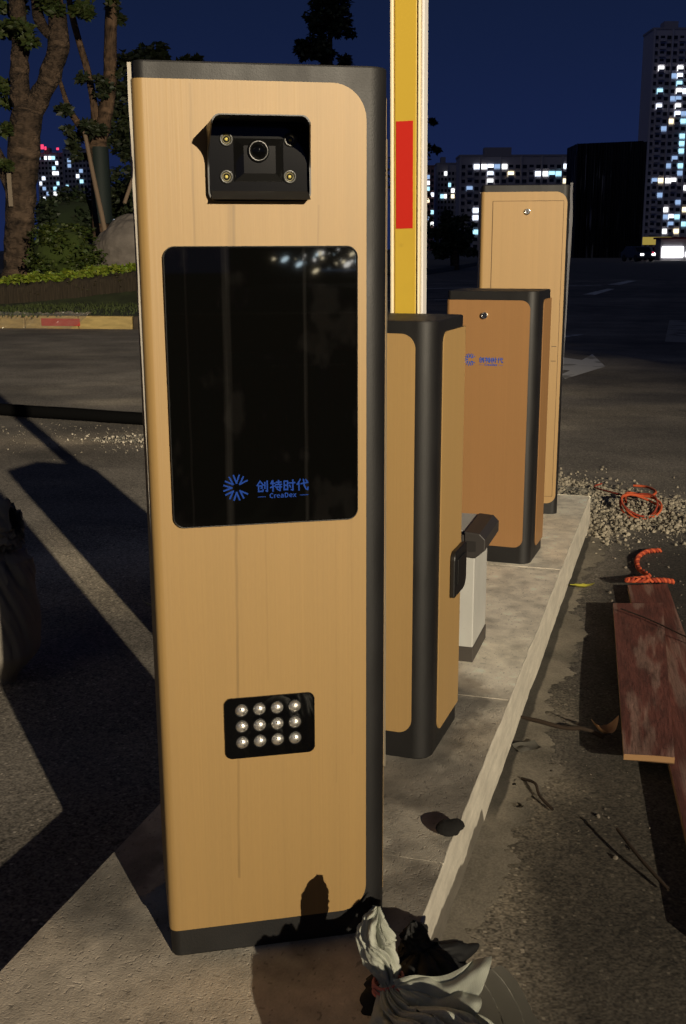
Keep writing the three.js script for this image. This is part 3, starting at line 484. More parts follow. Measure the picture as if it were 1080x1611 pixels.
function gravel(name, label, poly, sandH, count, far, size, tint) {
  const xs = poly.map((p) => p[0]), zs = poly.map((p) => p[1]), x0 = Math.min(...xs) - far, x1 = Math.max(...xs) + far, z0 = Math.min(...zs) - far, z1 = Math.max(...zs) + far;
  const t = thing(name, label, 'gravel'); t.userData.kind = 'stuff';
  if (sandH) part('sand', grid(110, 110, (u, v) => { const x = mix(x0, x1, u), z = mix(z0, z1, v), d = inside(poly, x, z) + 0.5 * (fbm(x * 2.6, z * 2.6 + 40, 5, 177) - 0.5); return [x, ROAD - 0.012 + clamp(d * 0.16, -0.05, sandH) * (0.55 + 0.9 * fbm(x * 5, z * 5 + 40, 3, 178)) + 0.01 * (vn(x * 22, z * 22, 179) - 0.5), z]; }, (u, v, p) => [p[0], p[2]]), sandMat, t);
  const m = new THREE.InstancedMesh(stoneGeo, gravelMat, count), M = new THREE.Matrix4(), Q = new THREE.Quaternion(), E = new THREE.Euler(), C = new THREE.Color(); let n = 0, guard = 0;
  while (n < count && guard++ < count * 30) {
    const x = rr(x0, x1), z = rr(z0, z1), d = inside(poly, x, z); if (d < 0 && rnd() > Math.exp(d / far * 4) * 0.4) continue;
    const s = size * (0.35 + 1.9 * rnd() ** 5); E.set(rr(0, 6), rr(0, 6), rr(0, 6)); Q.setFromEuler(E);
    const y = ROAD + (sandH ? clamp(d * 0.12, 0, sandH * 0.85) : 0) + s * 0.35;
    M.compose(new V3(x, y, z), Q, new V3(s, s, s)); m.setMatrixAt(n, M); const k = rr(0.45, 1.1); C.setRGB(tint[0] * k, tint[1] * k, tint[2] * k); m.setColorAt(n, C); n++;
  }
  m.count = n; m.name = 'stones'; m.userData.kind = 'stuff'; put(m); t.add(m);
}
gravel('gravel', 'pale gravel and sand spilled beyond the far end of the island', [[0.75, -6.5], [1.25, -6.55], [1.72, -5.95], [2.35, -5.45], [2.3, -4.85], [1.75, -5.15], [1.4, -5.25], [1.22, -5.05], [1.16, -5.4], [0.6, -5.75]], 0.10, 15000, 0.38, 0.0062, [0.40, 0.355, 0.27]);
gravel('gravel', 'thin scatter of pale grit on the road left of the columns', [[-4.0, -9.0], [-1.3, -8.55], [-0.6, -8.3], [-0.5, -7.3], [-1.5, -7.4], [-2.4, -7.8], [-3.4, -8.3]], 0, 2200, 1.2, 0.0036, [0.26, 0.23, 0.18]);
gravel('sand', 'small pale sand patch on the road just left of the tall column', [[-1.95, -7.95], [-1.5, -8.15], [-0.9, -8.1], [-0.9, -7.55], [-1.4, -7.6]], 0.014, 700, 0.3, 0.005, [0.62, 0.56, 0.45]);
gravel('gravel', 'sparse loose stones on the dark road right of the kerb', [[0.5, -2.2], [0.95, -2.3], [1.6, -4.6], [1.2, -4.75], [0.9, -3.6]], 0, 260, 0.35, 0.0036, [0.22, 0.19, 0.15]);

// ---- tied woven sack in the foreground
const weave = tex(256, 256, (u, v) => { const w = ((Math.floor(u * 64) + Math.floor(v * 64)) % 2) * 0.08, k = 0.85 + w + 0.3 * (fbm(u * 5, v * 5, 4, 181, 5) - 0.5); return [0.52 * k, 0.54 * k, 0.45 * k]; }, { rx: 2, ry: 2 });
const weaveBump = tex(256, 256, (u, v) => 0.5 + 0.25 * Math.sin(u * 402) * Math.sin(v * 402) + 0.3 * (fbm(u * 6, v * 6, 4, 182, 6) - 0.5), { color: false, rx: 3, ry: 3 });
const sackMat = mat([1, 1, 1], { roughness: 0.62, map: weave, bumpMap: weaveBump, bumpScale: 0.0015, side: THREE.DoubleSide });
function folded(axis, rad, nFold, amp, sd, m, name, parent, squash = [1, 1], nt = 70, nk = 140) {  // cloth tube around an axis; folds gather where it is tied
  const c = new THREE.CatmullRomCurve3(axis.map((p) => new V3(...p)));
  const g = grid(nk, nt, (u, v) => {
    const p = c.getPoint(v), tg = c.getTangent(v), sx = new V3(0.75, 0.05, -0.4).cross(tg).normalize(), sy = new V3().crossVectors(tg, sx);
    const f = v * (rad.length - 1), i = Math.min(rad.length - 2, Math.floor(f)), s = f - i, r = mix(rad[i], rad[i + 1], s * s * (3 - 2 * s)), fa = v * (amp.length - 1), ia = Math.min(amp.length - 2, Math.floor(fa)), A = mix(amp[ia], amp[ia + 1], fa - ia);
    const th = u * Math.PI * 2, ph = th + 0.5 * Math.sin(v * 5 + sd);
    const wob = (vn(Math.cos(th) + 3, Math.sin(th) + 3 + v * 1.3, sd) - 0.5) * 5, sw = Math.abs(Math.sin(ph * nFold / 2 + wob)), sw2 = Math.abs(Math.sin(ph * nFold * 0.85 + wob * 2.3 + 1 + v * 3));
    const fold = 0.9 * (sw ** 0.55 - 0.75) + 0.5 * (sw2 ** 0.6 - 0.7) + 0.9 * (vn(Math.cos(th) * 2 + 5, Math.sin(th) * 2 + 5 + v * 4, sd + 1) - 0.5) + 0.5 * (Math.abs(vn(Math.cos(th) * 5 + 9, Math.sin(th) * 5 + 9 + v * 13, sd + 2) - 0.5) - 0.2);
    const q = r * (1 + A * fold);
    return p.addScaledVector(sx, Math.cos(th) * q * squash[0]).addScaledVector(sy, Math.sin(th) * q * squash[1]).toArray();
  }, (u, v) => [u * 1.2, v * 0.6]);
  return part(name, g, m, parent);
}
{
  const t = thing('woven_sack', 'pale woven sack tied with red string at the front of the kerb', 'sack', [0, 0, 0]);
  folded([[0.22, -0.0, -0.86], [0.19, 0.01, -1.1], [0.135, 0.01, -1.30], [0.088, 0.05, -1.43], [0.067, 0.09, -1.488]], [0.02, 0.19, 0.195, 0.13, 0.055, 0.020], 15, [0.03, 0.08, 0.16, 0.34, 0.5], 191, sackMat, 'sack_body', t, [1, 0.8], 110, 260);
  folded([[0.066, 0.094, -1.49], [0.061, 0.115, -1.503], [0.050, 0.138, -1.52], [0.047, 0.168, -1.532], [0.051, 0.192, -1.542]], [0.018, 0.028, 0.034, 0.030, 0.021, 0.006], 9, [0.35, 0.55, 0.75, 1.0, 1.2], 193, sackMat, 'sack_neck', t, [1, 0.62], 80, 180);
  {
    const gs = []; for (let k = 0; k < 4; k++) gs.push(tube([0, 1, 2, 3, 4, 5, 6, 7, 8, 9].map((i) => { const q = i / 10 * Math.PI * 2 + k; return [0.0665 + Math.cos(q) * (0.0215 + 0.002 * vn(i, k, 311)), 0.093 + (k - 1.5) * 0.0045 + Math.cos(q + k * 2) * 0.004 + Math.cos(q) * 0.003, -1.488 + Math.sin(q) * (0.0215 + 0.003 * vn(i + 4, k, 312))]; }), 0.0026, 40, 5, true));
    gs.push(tube([[0.074, 0.096, -1.466], [0.084, 0.106, -1.455], [0.098, 0.1, -1.448], [0.102, 0.088, -1.45]], 0.0026, 14, 5), tube([[0.072, 0.09, -1.466], [0.078, 0.08, -1.452], [0.092, 0.082, -1.443]], 0.0026, 12, 5));
    part('tie', gs, mat([0.62, 0.19, 0.14], { roughness: 0.7 }), t);
  }
  part('trailing_sheet', grid(50, 60, (u, v) => {
    const a = [mix(0.15, 0.222, u), mix(0.12, 0.188, u), mix(-1.445, -1.398, u)], b = [mix(0.20, 0.40, u), ROAD + 0.012, mix(-1.66, -1.40, u)], q = v ** 0.8, f = 0.016 * (Math.abs(fbm(u * 5 + 3, v * 4 + u * 3, 4, 321) - 0.5) * 2 - 0.4) + 0.006 * Math.sin(u * 24 + 4 * fbm(u * 2, v * 3, 2, 322));
    return [mix(a[0], b[0], q) + f * 0.6, Math.max(ROAD + 0.006, mix(a[1], b[1], Math.min(1, v * 1.12)) + f * (1 - 0.5 * v)), mix(a[2], b[2], q) + f];
  }, (u, v) => [u * 0.4, v * 0.6]), mat([0.20, 0.19, 0.16], { phys: true, roughness: 0.55, transmission: 0.3, thickness: 0, side: THREE.DoubleSide }), t);
  // loose flap that fans out to the right
  part('flap', grid(90, 80, (u, v) => {
    const s = u, w = v; // s from tie outward, w across
    const ax = mix(0.075, 0.212, s), ay = mix(0.112, 0.196, s ** 1.2) + 0.006 * Math.sin(s * 9), az = mix(-1.47, -1.405, s);
    const drop = w * (0.03 + 0.10 * s), r1 = Math.abs(Math.sin(w * 13 + s * 2 + 2.5 * vn(s * 3, w * 3, 197))) ** 0.6, f = 0.011 * (r1 - 0.7) * (0.4 + s) + 0.008 * (vn(s * 8, w * 9, 195) - 0.5);
    return [ax - w * 0.05 * s + f * 0.5, ay - drop + f, az + w * 0.07 * (0.3 + s) + f];
  }, (u, v) => [u * 0.6, v * 0.5]), sackMat, t);
}
{
  const t = thing('plastic_bag', 'crumpled black plastic bag behind the tied pale sack', 'bag', [0.135, ROAD, -1.60]), m = mat([0.003, 0.003, 0.003], { roughness: 0.75, side: THREE.DoubleSide });
  folded([[0, 0, 0], [0, 0.07, 0], [0, 0.15, 0], [-0.005, 0.2, -0.0], [-0.01, 0.225, -0.005]], [0.08, 0.115, 0.12, 0.10, 0.065, 0.028], 8, [0.15, 0.3, 0.45, 0.5, 0.5], 205, m, 'bag_body', t, [0.8, 1], 60, 120);
  folded([[-0.012, 0.215, -0.005], [-0.018, 0.24, -0.01], [-0.022, 0.268, -0.012]], [0.03, 0.02, 0.024, 0.005], 7, [0.4, 0.6, 0.8], 207, m, 'bag_neck', t, [0.8, 0.9], 30, 70);
}
// ---- grey cement sack in the shadow on the left, and the one just outside on the right that shades the corner
function standingSack(label, at, r, h, sd, c, turn = 0) {
  const t = thing('cement_sack', label, 'sack', at, turn), m = mat([1, 1, 1], { roughness: 0.85, side: THREE.DoubleSide, bumpMap: weaveBump, bumpScale: 0.002 }); m.color.setRGB(...c);
  folded([[0, 0.0, 0], [0, h * 0.3, 0], [0.0, h * 0.6, 0.004], [0.01, h * 0.80, 0], [0.015, h * 0.86, 0.0]], [0.3, 0.98, 1.03, 0.95, 0.8, 0.3].map((k) => k * r), 9, [0.03, 0.05, 0.09, 0.2, 0.4], sd, m, 'sack_body', t, [1, 0.75], 50, 90);
  folded([[0.012, h * 0.84, 0], [0.02, h * 0.9, 0.006], [0.06, h * 0.98, 0.02], [0.085, h, 0.03]], [0.28, 0.42, 0.5, 0.3].map((k) => k * r), 8, [0.3, 0.4, 0.6, 0.6], sd + 2, m, 'sack_neck', t, [1, 0.6], 26, 60);
}
standingSack('upright grey sack in dark shadow at the left edge', [-1.09, ROAD, -3.34], 0.155, 0.52, 211, [0.22, 0.2, 0.165]);
{
  const t = thing('crate', 'slatted wooden crate on the road outside the frame at the right', 'crate', [1.0, ROAD, -1.02], -0.25), w = mat([0.2, 0.13, 0.07], { roughness: 0.85 });
  for (let i = 0; i < 4; i++) for (const z of [-0.15, 0.45]) part('slat', box(0.5, 0.055, 0.012, 0.27, 0.035 + i * 0.06, z), w, t);
  for (let i = 0; i < 4; i++) for (const x of [0.02, 0.52]) part('slat', box(0.012, 0.055, 0.59, x, 0.035 + i * 0.06, 0.15), w, t);
  part('lid', box(0.52, 0.015, 0.63, 0.27, 0.252, 0.15), w, t);
}
{
  const pts = []; for (let i = 0; i <= 14; i++) { const t = i / 14; pts.push([mix(-4.6, -0.3, t), ROAD + 0.052 + 0.012 * (vn(t * 9, 1, 221) - 0.5), mix(-9.92, -8.12, t) + 0.10 * (vn(t * 6, 2, 222) - 0.5)]); }
  const c = new THREE.CatmullRomCurve3(pts.map((p) => new V3(...p))), gs = [new THREE.TubeGeometry(c, 160, 0.05, 10)];
  lone('cable_duct', merge(gs), mat([0.005, 0.005, 0.005], { phys: true, roughness: 0.9, specularIntensity: 0.08 }), 'black cable duct lying across the road on the left', 'duct');
}

// ---------------------------------------------------------------- road markings (painted sheets 4 mm up)
const paintTex = tex(256, 256, (u, v) => { const wear = fbm(u * 7, v * 7, 5, 231, 7), st = vn(u * 4, v * 60, 232, 4, 60); const k = sst(0.30, 0.5, wear + 0.25 * (st - 0.3)); return [mix(0.35, 0.85, k), mix(0.33, 0.83, k), mix(0.28, 0.76, k)]; }, { rx: 0.6, ry: 0.6 });
const paint = mat([1, 1, 1], { roughness: 0.8, map: paintTex });
const wornPaint = mat([0.42, 0.4, 0.38], { roughness: 0.85, map: paintTex });
function marking(poly, label, m = paint, name = 'road_marking') { const s = new THREE.Shape(poly.map(([x, z]) => new THREE.Vector2(x, -z))); struct(name, new THREE.ShapeGeometry(s).rotateX(-Math.PI / 2).translate(0, ROAD + 0.004, 0), m, label); }
marking([[2.62, -14.3], [2.94, -13.62], [3.24, -14.4], [3.05, -12.85], [2.34, -11.62], [2.36, -12.0], [2.56, -12.45], [2.2, -12.75]], 'white arrow head painted on the road beyond the far column');
marking([[3.05, -16.6], [3.86, -17.75], [3.2, -17.6], [2.6, -15.9], [2.5, -15.3]], 'white arrow stem painted on the road behind the arrow head');
marking([[7.1, -33.2], [8.9, -37.8], [9.1, -37.6], [7.4, -32.9]], 'short white dash on the far road');
marking([[9.9, -42], [11.9, -47], [12.2, -46.7], [10.3, -41.8]], 'worn white dash farther along the road');
marking([[2.0, -38.2], [9.5, -41.6], [9.55, -41.3], [2.0, -37.9]], 'thin white line across the far road');
marking([[1.0, -29.8], [5.4, -30.9], [5.4, -30.7], [1.0, -29.6]], 'thin worn line across the road between the columns');
marking([[4.72, -16.3], [5.1, -16.0], [6.9, -20.9], [6.2, -21.2]], 'pale worn patch of paint at the right edge of the road', wornPaint);

// ---------------------------------------------------------------- green verge on the left: kerb stones, grass, hedge, rock, bushes, trees
const at = (px, py, z) => { const c = Math.cos(-0.234), s = Math.sin(-0.234), r = -0.004, a = (px - 540) / 1738.2, b = -(py - 805.5) / 1738.2; const ax = a * Math.cos(r) - b * Math.sin(r), ay = a * Math.sin(r) + b * Math.cos(r); const dy = ay * c + s, dz = ay * s - c, k = z / dz; return [ax * k, 1.195 + dy * k, z]; };
const noiseTex = (base, amp, p, sd, r = 1) => tex(256, 256, (u, v) => { const k = 1 + amp * 2 * (fbm(u * p, v * p, 5, sd, p) - 0.5) + 0.2 * (vn(u * 120, v * 120, sd + 9, 120, 120) - 0.5); return base.map((c) => c * k); }, { rx: r, ry: r });
const grassMat = mat([1, 1, 1], { roughness: 1, map: noiseTex([0.05, 0.065, 0.02], 0.7, 8, 241, 0.4) });
{
  const s = new THREE.Shape([[-60, 26], [-12, 20.95], [-3.55, 19.45], [-2.7, 19.7], [-2.5, 21], [-3.2, 30], [-6, 60], [-60, 80]].map((p) => new THREE.Vector2(...p)));
  struct('verge', ext(s, 0.2, 0).rotateX(-Math.PI / 2).translate(0, ROAD + 0.02, 0), grassMat, 'raised planted verge on the far left of the road');
  struct('planting_mound', grid(40, 16, (u, v) => { const x = mix(-11, -3.0, u), z = mix(-23.4, -36, v); return [x, ROAD + 0.2 + sst(0, 0.12, v) * (0.04 + 0.27 * sst(-8, -4.6, x)) * sst(0, 0.06, 1 - u) + 0.02 * vn(x * 4, z * 4, 245), z]; }, (u, v, p) => [p[0], p[2]]), grassMat, 'low grassy mound under the hedge and trees');
  const yellow = mat([1, 1, 1], { roughness: 0.8, map: noiseTex([0.50, 0.37, 0.14], 0.35, 6, 243) }), blk = mat([1, 1, 1], { roughness: 0.8, map: noiseTex([0.06, 0.045, 0.03], 0.5, 6, 244) }), red = mat([0.55, 0.06, 0.04], { roughness: 0.8 });
  const k = thing('verge_kerb', 'yellow and black painted kerb along the planted verge', 'kerb', [-3.52, ROAD, -19.36], -Math.atan2(0.18, 1) * -1 * -1);
  // local x runs along the kerb to the right
  for (let i = 0; i < 9; i++) { const L = i === 0 ? 0.42 : 0.985, x = i === 0 ? 0.1 : -0.12 - (i - 1) * 1.0 - 0.5; const st = part('kerb_stone', rbox(L, 0.24, 0.16, 0.02, x, 0.10, -0.08), i === 0 || i === 6 ? blk : yellow, k); if (i === 2) part('red_paint', rbox(0.72, 0.13, 0.006, 0.002, x + 0.18, 0.11, 0.002), red, st); }
  for (const [x, z, r] of [[0.42, -0.16, -0.5], [0.75, -0.75, -1.1], [0.98, -1.6, -1.4]]) part('kerb_stone', rbox(0.8, 0.24, 0.16, 0.02).rotateY(r * -1).translate(x, 0.10, z), blk, k);
}
{
  const g = new THREE.BufferGeometry(), pos = []; // grass blades in the strip between kerb and hedge
  for (let i = 0; i < 5200; i++) { const x = rr(-9.5, -3.2), z = -19.75 - (x + 3.5) * -0.18 * -1 - rr(0, 1) ** 0.8 * mix(2.2, 8, sst(-8, -4, x)), h = rr(0.03, 0.09), a = rr(0, 6.3), dx = Math.cos(a) * 0.018, dz = Math.sin(a) * 0.018, y = ROAD + 0.21; pos.push(x - dx, y, z - dz, x + dx, y, z + dz, x + rr(-0.04, 0.04), y + h, z + rr(-0.04, 0.04)); }
  g.setAttribute('position', new THREE.Float32BufferAttribute(pos, 3)); g.computeVertexNormals();
  const o = lone('grass', g, mat([0.055, 0.075, 0.018], { roughness: 0.8, side: THREE.DoubleSide }), 'short grass between the yellow kerb and the clipped hedge', 'grass'); o.userData.kind = 'stuff';
}
const leafGeo = (() => { const g = new THREE.BufferGeometry(); g.setAttribute('position', new THREE.Float32BufferAttribute([0, 0, 0, 0.3, 0.12, 0.4, 0, 0, 1, -0.3, 0.12, 0.4], 3)); g.setIndex([0, 1, 2, 0, 2, 3]); g.computeVertexNormals(); return g; })();
const leafMat = (c) => mat(c, { roughness: 0.55, side: THREE.DoubleSide });
function leaves(name, parent, blobs, n, size, c, shellOnly = 0.55) {   // blobs: [x, y, z, rx, ry, rz]
  const m = new THREE.InstancedMesh(leafGeo, leafMat([1, 1, 1]), n), M = new THREE.Matrix4(), Q = new THREE.Quaternion(), E = new THREE.Euler(), C = new THREE.Color(), vol = blobs.map((b) => b[3] * b[4] * b[5]), tot = vol.reduce((a, b) => a + b, 0), sub = [];
  blobs.forEach((b, i) => { const k = Math.max(3, Math.round(vol[i] / tot * 46)); for (let j = 0; j < k; j++) { const v = new V3(rr(-1, 1), rr(-1, 1), rr(-1, 1)).normalize().multiplyScalar(mix(shellOnly, 1, rnd())); sub.push([b[0] + v.x * b[3], b[1] + v.y * b[4], b[2] + v.z * b[5], Math.min(b[3], b[4], b[5]) * rr(0.28, 0.5)]); } });
  for (let i = 0; i < n; i++) {
    const s = sub[Math.floor(rnd() * sub.length)], v = new V3(rr(-1, 1), rr(-1, 1), rr(-1, 1)); if (v.length() > 1) v.normalize();
    const k = size * rr(0.6, 1.35); E.set(rr(-1.2, 1.2), rr(0, 6.3), rr(-0.8, 0.8)); Q.setFromEuler(E);
    M.compose(new V3(s[0] + v.x * s[3], s[1] + v.y * s[3] * 0.8, s[2] + v.z * s[3]), Q, new V3(k, k, k)); m.setMatrixAt(i, M);
    const t = rr(0.55, 1.35); C.setRGB(c[0] * t * rr(0.85, 1.2), c[1] * t, c[2] * t * rr(0.7, 1.2)); m.setColorAt(i, C);
  }
  m.name = name; m.userData.kind = 'stuff'; put(m); parent.add(m); return m;
}
const barkTex = tex(256, 512, (u, v) => { const k = 0.1 + 1.5 * fbm(u * 8, v * 10, 5, 251, 8) + 0.6 * (vn(u * 40, v * 14, 252, 40, 14) - 0.5) + (vn(u * 6, v * 5, 253, 6, 5) > 0.72 ? 0.35 : 0); return [0.10 * k, 0.067 * k, 0.043 * k]; });
const bark = mat([1, 1, 1], { roughness: 0.95, map: barkTex, bumpMap: tex(256, 512, (u, v) => fbm(u * 10, v * 12, 5, 254, 10), { color: false }), bumpScale: 0.16 });
const barkPale = mat([1.35, 1.25, 1.15], { roughness: 0.95, map: barkTex, bumpMap: bark.bumpMap, bumpScale: 0.04 });
const pole = mat([0.28, 0.2, 0.13], { roughness: 0.8 });
{
  const Z = -27, A = (x, y, dz = 0) => at(x, y, Z + dz), t = thing('street_tree', 'thick rough-barked tree that forks in two, at the left edge', 'tree', [A(31, 440)[0], 0, Z]), o = t.position, L = (...p) => { const q = A(...p); return [q[0] - o.x, q[1] - o.y, q[2] - o.z]; };
  part('trunk', [taper([L(30, 455), L(31, 400), L(33, 320), L(38, 240), L(43, 178), L(46, 160)], [0.44, 0.36, 0.345, 0.36, 0.34, 0.20], 40, 18, 0.13, 1),
    taper([L(40, 205), L(33, 150), L(31, 100), L(33, 60), L(27, 10), L(20, -60)], [0.20, 0.24, 0.21, 0.20, 0.17, 0.12], 30, 14, 0.13, 2),
    taper([L(44, 205), L(62, 155), L(80, 118), L(92, 70), L(90, 25), L(74, -60)], [0.18, 0.25, 0.24, 0.235, 0.21, 0.14], 32, 14, 0.14, 3),
    taper([L(86, 60), L(66, 40), L(58, 5), L(62, -40)], [0.12, 0.13, 0.12, 0.09], 16, 10, 0.1, 4), taper([L(60, 370), L(20, 300), L(-10, 230), L(-30, 180)].map((p, i) => i ? p : L(31, 330)), [0.2, 0.17, 0.14, 0.1], 16, 10, 0.1, 5)], bark, t);
  part('stake', box(0.10, 0.95, 0.03).translate(...L(15.5, 291, 0.46)), mat([0.30, 0.24, 0.17], { roughness: 0.8 }), t);
  const b = (x, y, rx, ry, dz = 0) => [...L(x, y, dz), rx, ry, Math.max(rx, ry)];
  leaves('crown', t, [b(12, 45, 0.55, 0.42, 0.5), b(45, 55, 0.45, 0.3, 0.6), b(-15, 20, 0.8, 0.6), b(100, -2, 0.75, 0.4), b(60, -30, 1.0, 0.5), b(128, 14, 0.3, 0.18), b(-10, 150, 0.35, 0.7), b(0, 230, 0.3, 0.6, 0.4), b(140, -40, 1.0, 0.5)], 5200, 0.16, [0.05, 0.072, 0.018]);
}
{
  const Z = -29, A = (x, y, dz = 0) => at(x, y, Z + dz), t = thing('street_tree', 'slimmer pale-barked tree propped by a slanting pole, left of the tall column', 'tree', [A(156, 400)[0], 0, Z]), o = t.position, L = (...p) => { const q = A(...p); return [q[0] - o.x, q[1] - o.y, q[2] - o.z]; };
  part('trunk', [taper([L(160, 410), L(158, 340), L(155, 260), L(153, 222)], [0.24, 0.2, 0.21, 0.24], 24, 12, 0.1, 6), taper([L(152, 235), L(163, 195), L(172, 140), L(174, 80), L(176, -40)], [0.2, 0.19, 0.17, 0.155, 0.13], 30, 12, 0.1, 7),
    taper([L(152, 232), L(128, 200), L(112, 178), L(100, 145), L(94, 125)], [0.18, 0.1, 0.075, 0.06, 0.045], 20, 9, 0.1, 8), taper([L(152, 220), L(148, 165), L(138, 112), L(126, 70), L(114, 26), L(106, -20)], [0.14, 0.09, 0.085, 0.08, 0.08, 0.06], 22, 9, 0.1, 9)], barkPale, t);
  part('prop_pole', taper([L(133, 205, 0.5), L(148, 280, 0.9), L(163, 350, 1.4), L(172, 400, 1.6)], [0.05, 0.055, 0.06, 0.06], 10, 8), pole, t); part('prop_pole', taper([L(196, 320, 0.6), L(214, 268, 0.4), L(240, 200, 0)], [0.05, 0.045, 0.04], 8, 8), pole, t);
  part('wrapping', new THREE.CylinderGeometry(0.235, 0.25, 1.85, 14).translate(...L(159, 292)), mat([0.018, 0.03, 0.026], { roughness: 0.7 }), t);
  const b = (x, y, rx, ry, dz = 0) => [...L(x, y, dz), rx, ry, Math.max(rx, ry)];
  leaves('crown', t, [b(150, 130, 0.35, 0.3, 0.4), b(180, 140, 0.35, 0.35), b(125, 185, 0.5, 0.35, 0.3), b(150, 200, 0.4, 0.3, 0.5), b(110, 215, 0.3, 0.3), b(196, 200, 0.45, 0.9, -1), b(200, 290, 0.6, 0.9, -1), b(160, 20, 0.7, 0.25), b(130, 240, 0.4, 0.3)], 3600, 0.15, [0.03, 0.042, 0.018]);
}
function bgTree(label, px, py, z, blobs, n, size, c, trunkR = 0.15, group) {
  const base = at(px, py, z), t = thing('background_tree', label, 'tree', [base[0], 0, z], 0, group), L = (x, y, dz = 0) => { const q = at(x, y, z + dz); return [q[0] - base[0], q[1], dz]; }, sc = Math.abs(z) / 1738;
  const top = blobs[0];
  part('trunk', taper([[0, ROAD, 0], L(mix(px, top[0], 0.5), mix(400, top[1], 0.5)), L(top[0], top[1])], [trunkR, trunkR * 0.8, trunkR * 0.4], 14, 8, 0.1, px), bark, t);
  leaves('crown', t, blobs.map(([x, y, rx, ry]) => [...L(x, y), rx * sc, ry * sc, Math.max(rx, ry) * sc]), n, size, c, 0.3);
}
bgTree('dark spreading tree rising behind the left half of the tall column', 250, 400, -46, [[248, 95, 42, 28], [210, 100, 34, 26], [285, 100, 26, 18], [300, 95, 14, 8], [200, 130, 36, 40], [205, 200, 40, 50]], 4200, 0.26, [0.04, 0.055, 0.022]);
bgTree('tall narrow dark tree above the middle of the tall column', 515, 400, -58, [[520, 20, 38, 34], [536, 45, 30, 24], [505, 75, 32, 26], [525, 95, 30, 20], [520, -20, 34, 30], [478, 78, 14, 14], [545, 105, 12, 8]], 5200, 0.24, [0.04, 0.055, 0.022], 0.25);
bgTree('sparse dark tree mostly hidden behind the yellow arm', 640, 405, -64, [[640, 215, 34, 40], [676, 192, 14, 5], [680, 235, 18, 6], [640, 290, 36, 60], [655, 350, 40, 40]], 3000, 0.22, [0.04, 0.055, 0.022], 0.2);
bgTree('low dark leafy tree to the left of the far column', 716, 402, -72, [[716, 372, 26, 28], [712, 350, 18, 16], [738, 385, 16, 18], [694, 390, 22, 18], [690, 365, 12, 16]], 4200, 0.26, [0.04, 0.055, 0.022], 0.3);
function bush(name, label, px, py, z, rx, ry, n, size, c) { const p = at(px, py, z), t = thing(name, label, 'bush', [p[0], 0, z]); part('stem', taper([[0, 0, 0], [0.02, p[1] * 0.5, 0], [0, p[1], 0]], [0.05, 0.04, 0.02], 6, 6), bark, t); leaves('foliage', t, [[0, p[1], 0, rx, ry, rx]], n, size, c, 0.82); part('inner_mass', (() => { const g = new THREE.IcosahedronGeometry(1, 3), P = g.attributes.position; for (let i = 0; i < P.count; i++) { const v = new V3().fromBufferAttribute(P, i), k = 0.75 + 0.2 * vn(v.x * 3 + 5, v.y * 3 + v.z * 2 + 5, 261); P.setXYZ(i, v.x * k * rx, v.y * k * ry, v.z * k * rx); } g.computeVertexNormals(); return g; })(), mat(c, { roughness: 1 }), t, [0, p[1], 0]); }
bush('round_bush', 'clipped round bush between the thick tree and the rock', 101, 398, -26, 0.74, 0.62, 3600, 0.10, [0.05, 0.075, 0.012]);
bush('shrub', 'wide dark shrub behind the round bush', 118, 345, -30, 1.1, 0.6, 2600, 0.14, [0.022, 0.036, 0.014]);
bush('shrub', 'dark shrub rising behind the grey rock', 205, 318, -33, 0.6, 0.75, 1800, 0.13, [0.02, 0.03, 0.012]);
{
  const g = new THREE.IcosahedronGeometry(1, 12), P = g.attributes.position; for (let i = 0; i < P.count; i++) { const v = new V3().fromBufferAttribute(P, i), f = (a, b) => Math.max(-0.9, Math.min(0.9, a)) * b; const k = 0.84 + 0.36 * (fbm(v.x * 1.3 + 7, v.y * 1.3 + v.z * 1.7 + 7, 4, 271) - 0.3) + 0.06 * (Math.abs(fbm(v.x * 4 + 7, v.y * 4 + v.z * 3 + 7, 3, 272) - 0.5)); P.setXYZ(i, v.x * k * 1.05, v.y * k * 1.0, v.z * k * 0.7); } g.computeVertexNormals();
  const p = at(203, 395, -27.2); lone('boulder', g, mat([1, 1, 1], { roughness: 0.9, map: noiseTex([0.23, 0.2, 0.17], 0.45, 5, 273, 3) }), 'grey boulder beside the tall column, behind the hedge', 'rock', [p[0] + 0.1, 1.05, p[2]]);
}
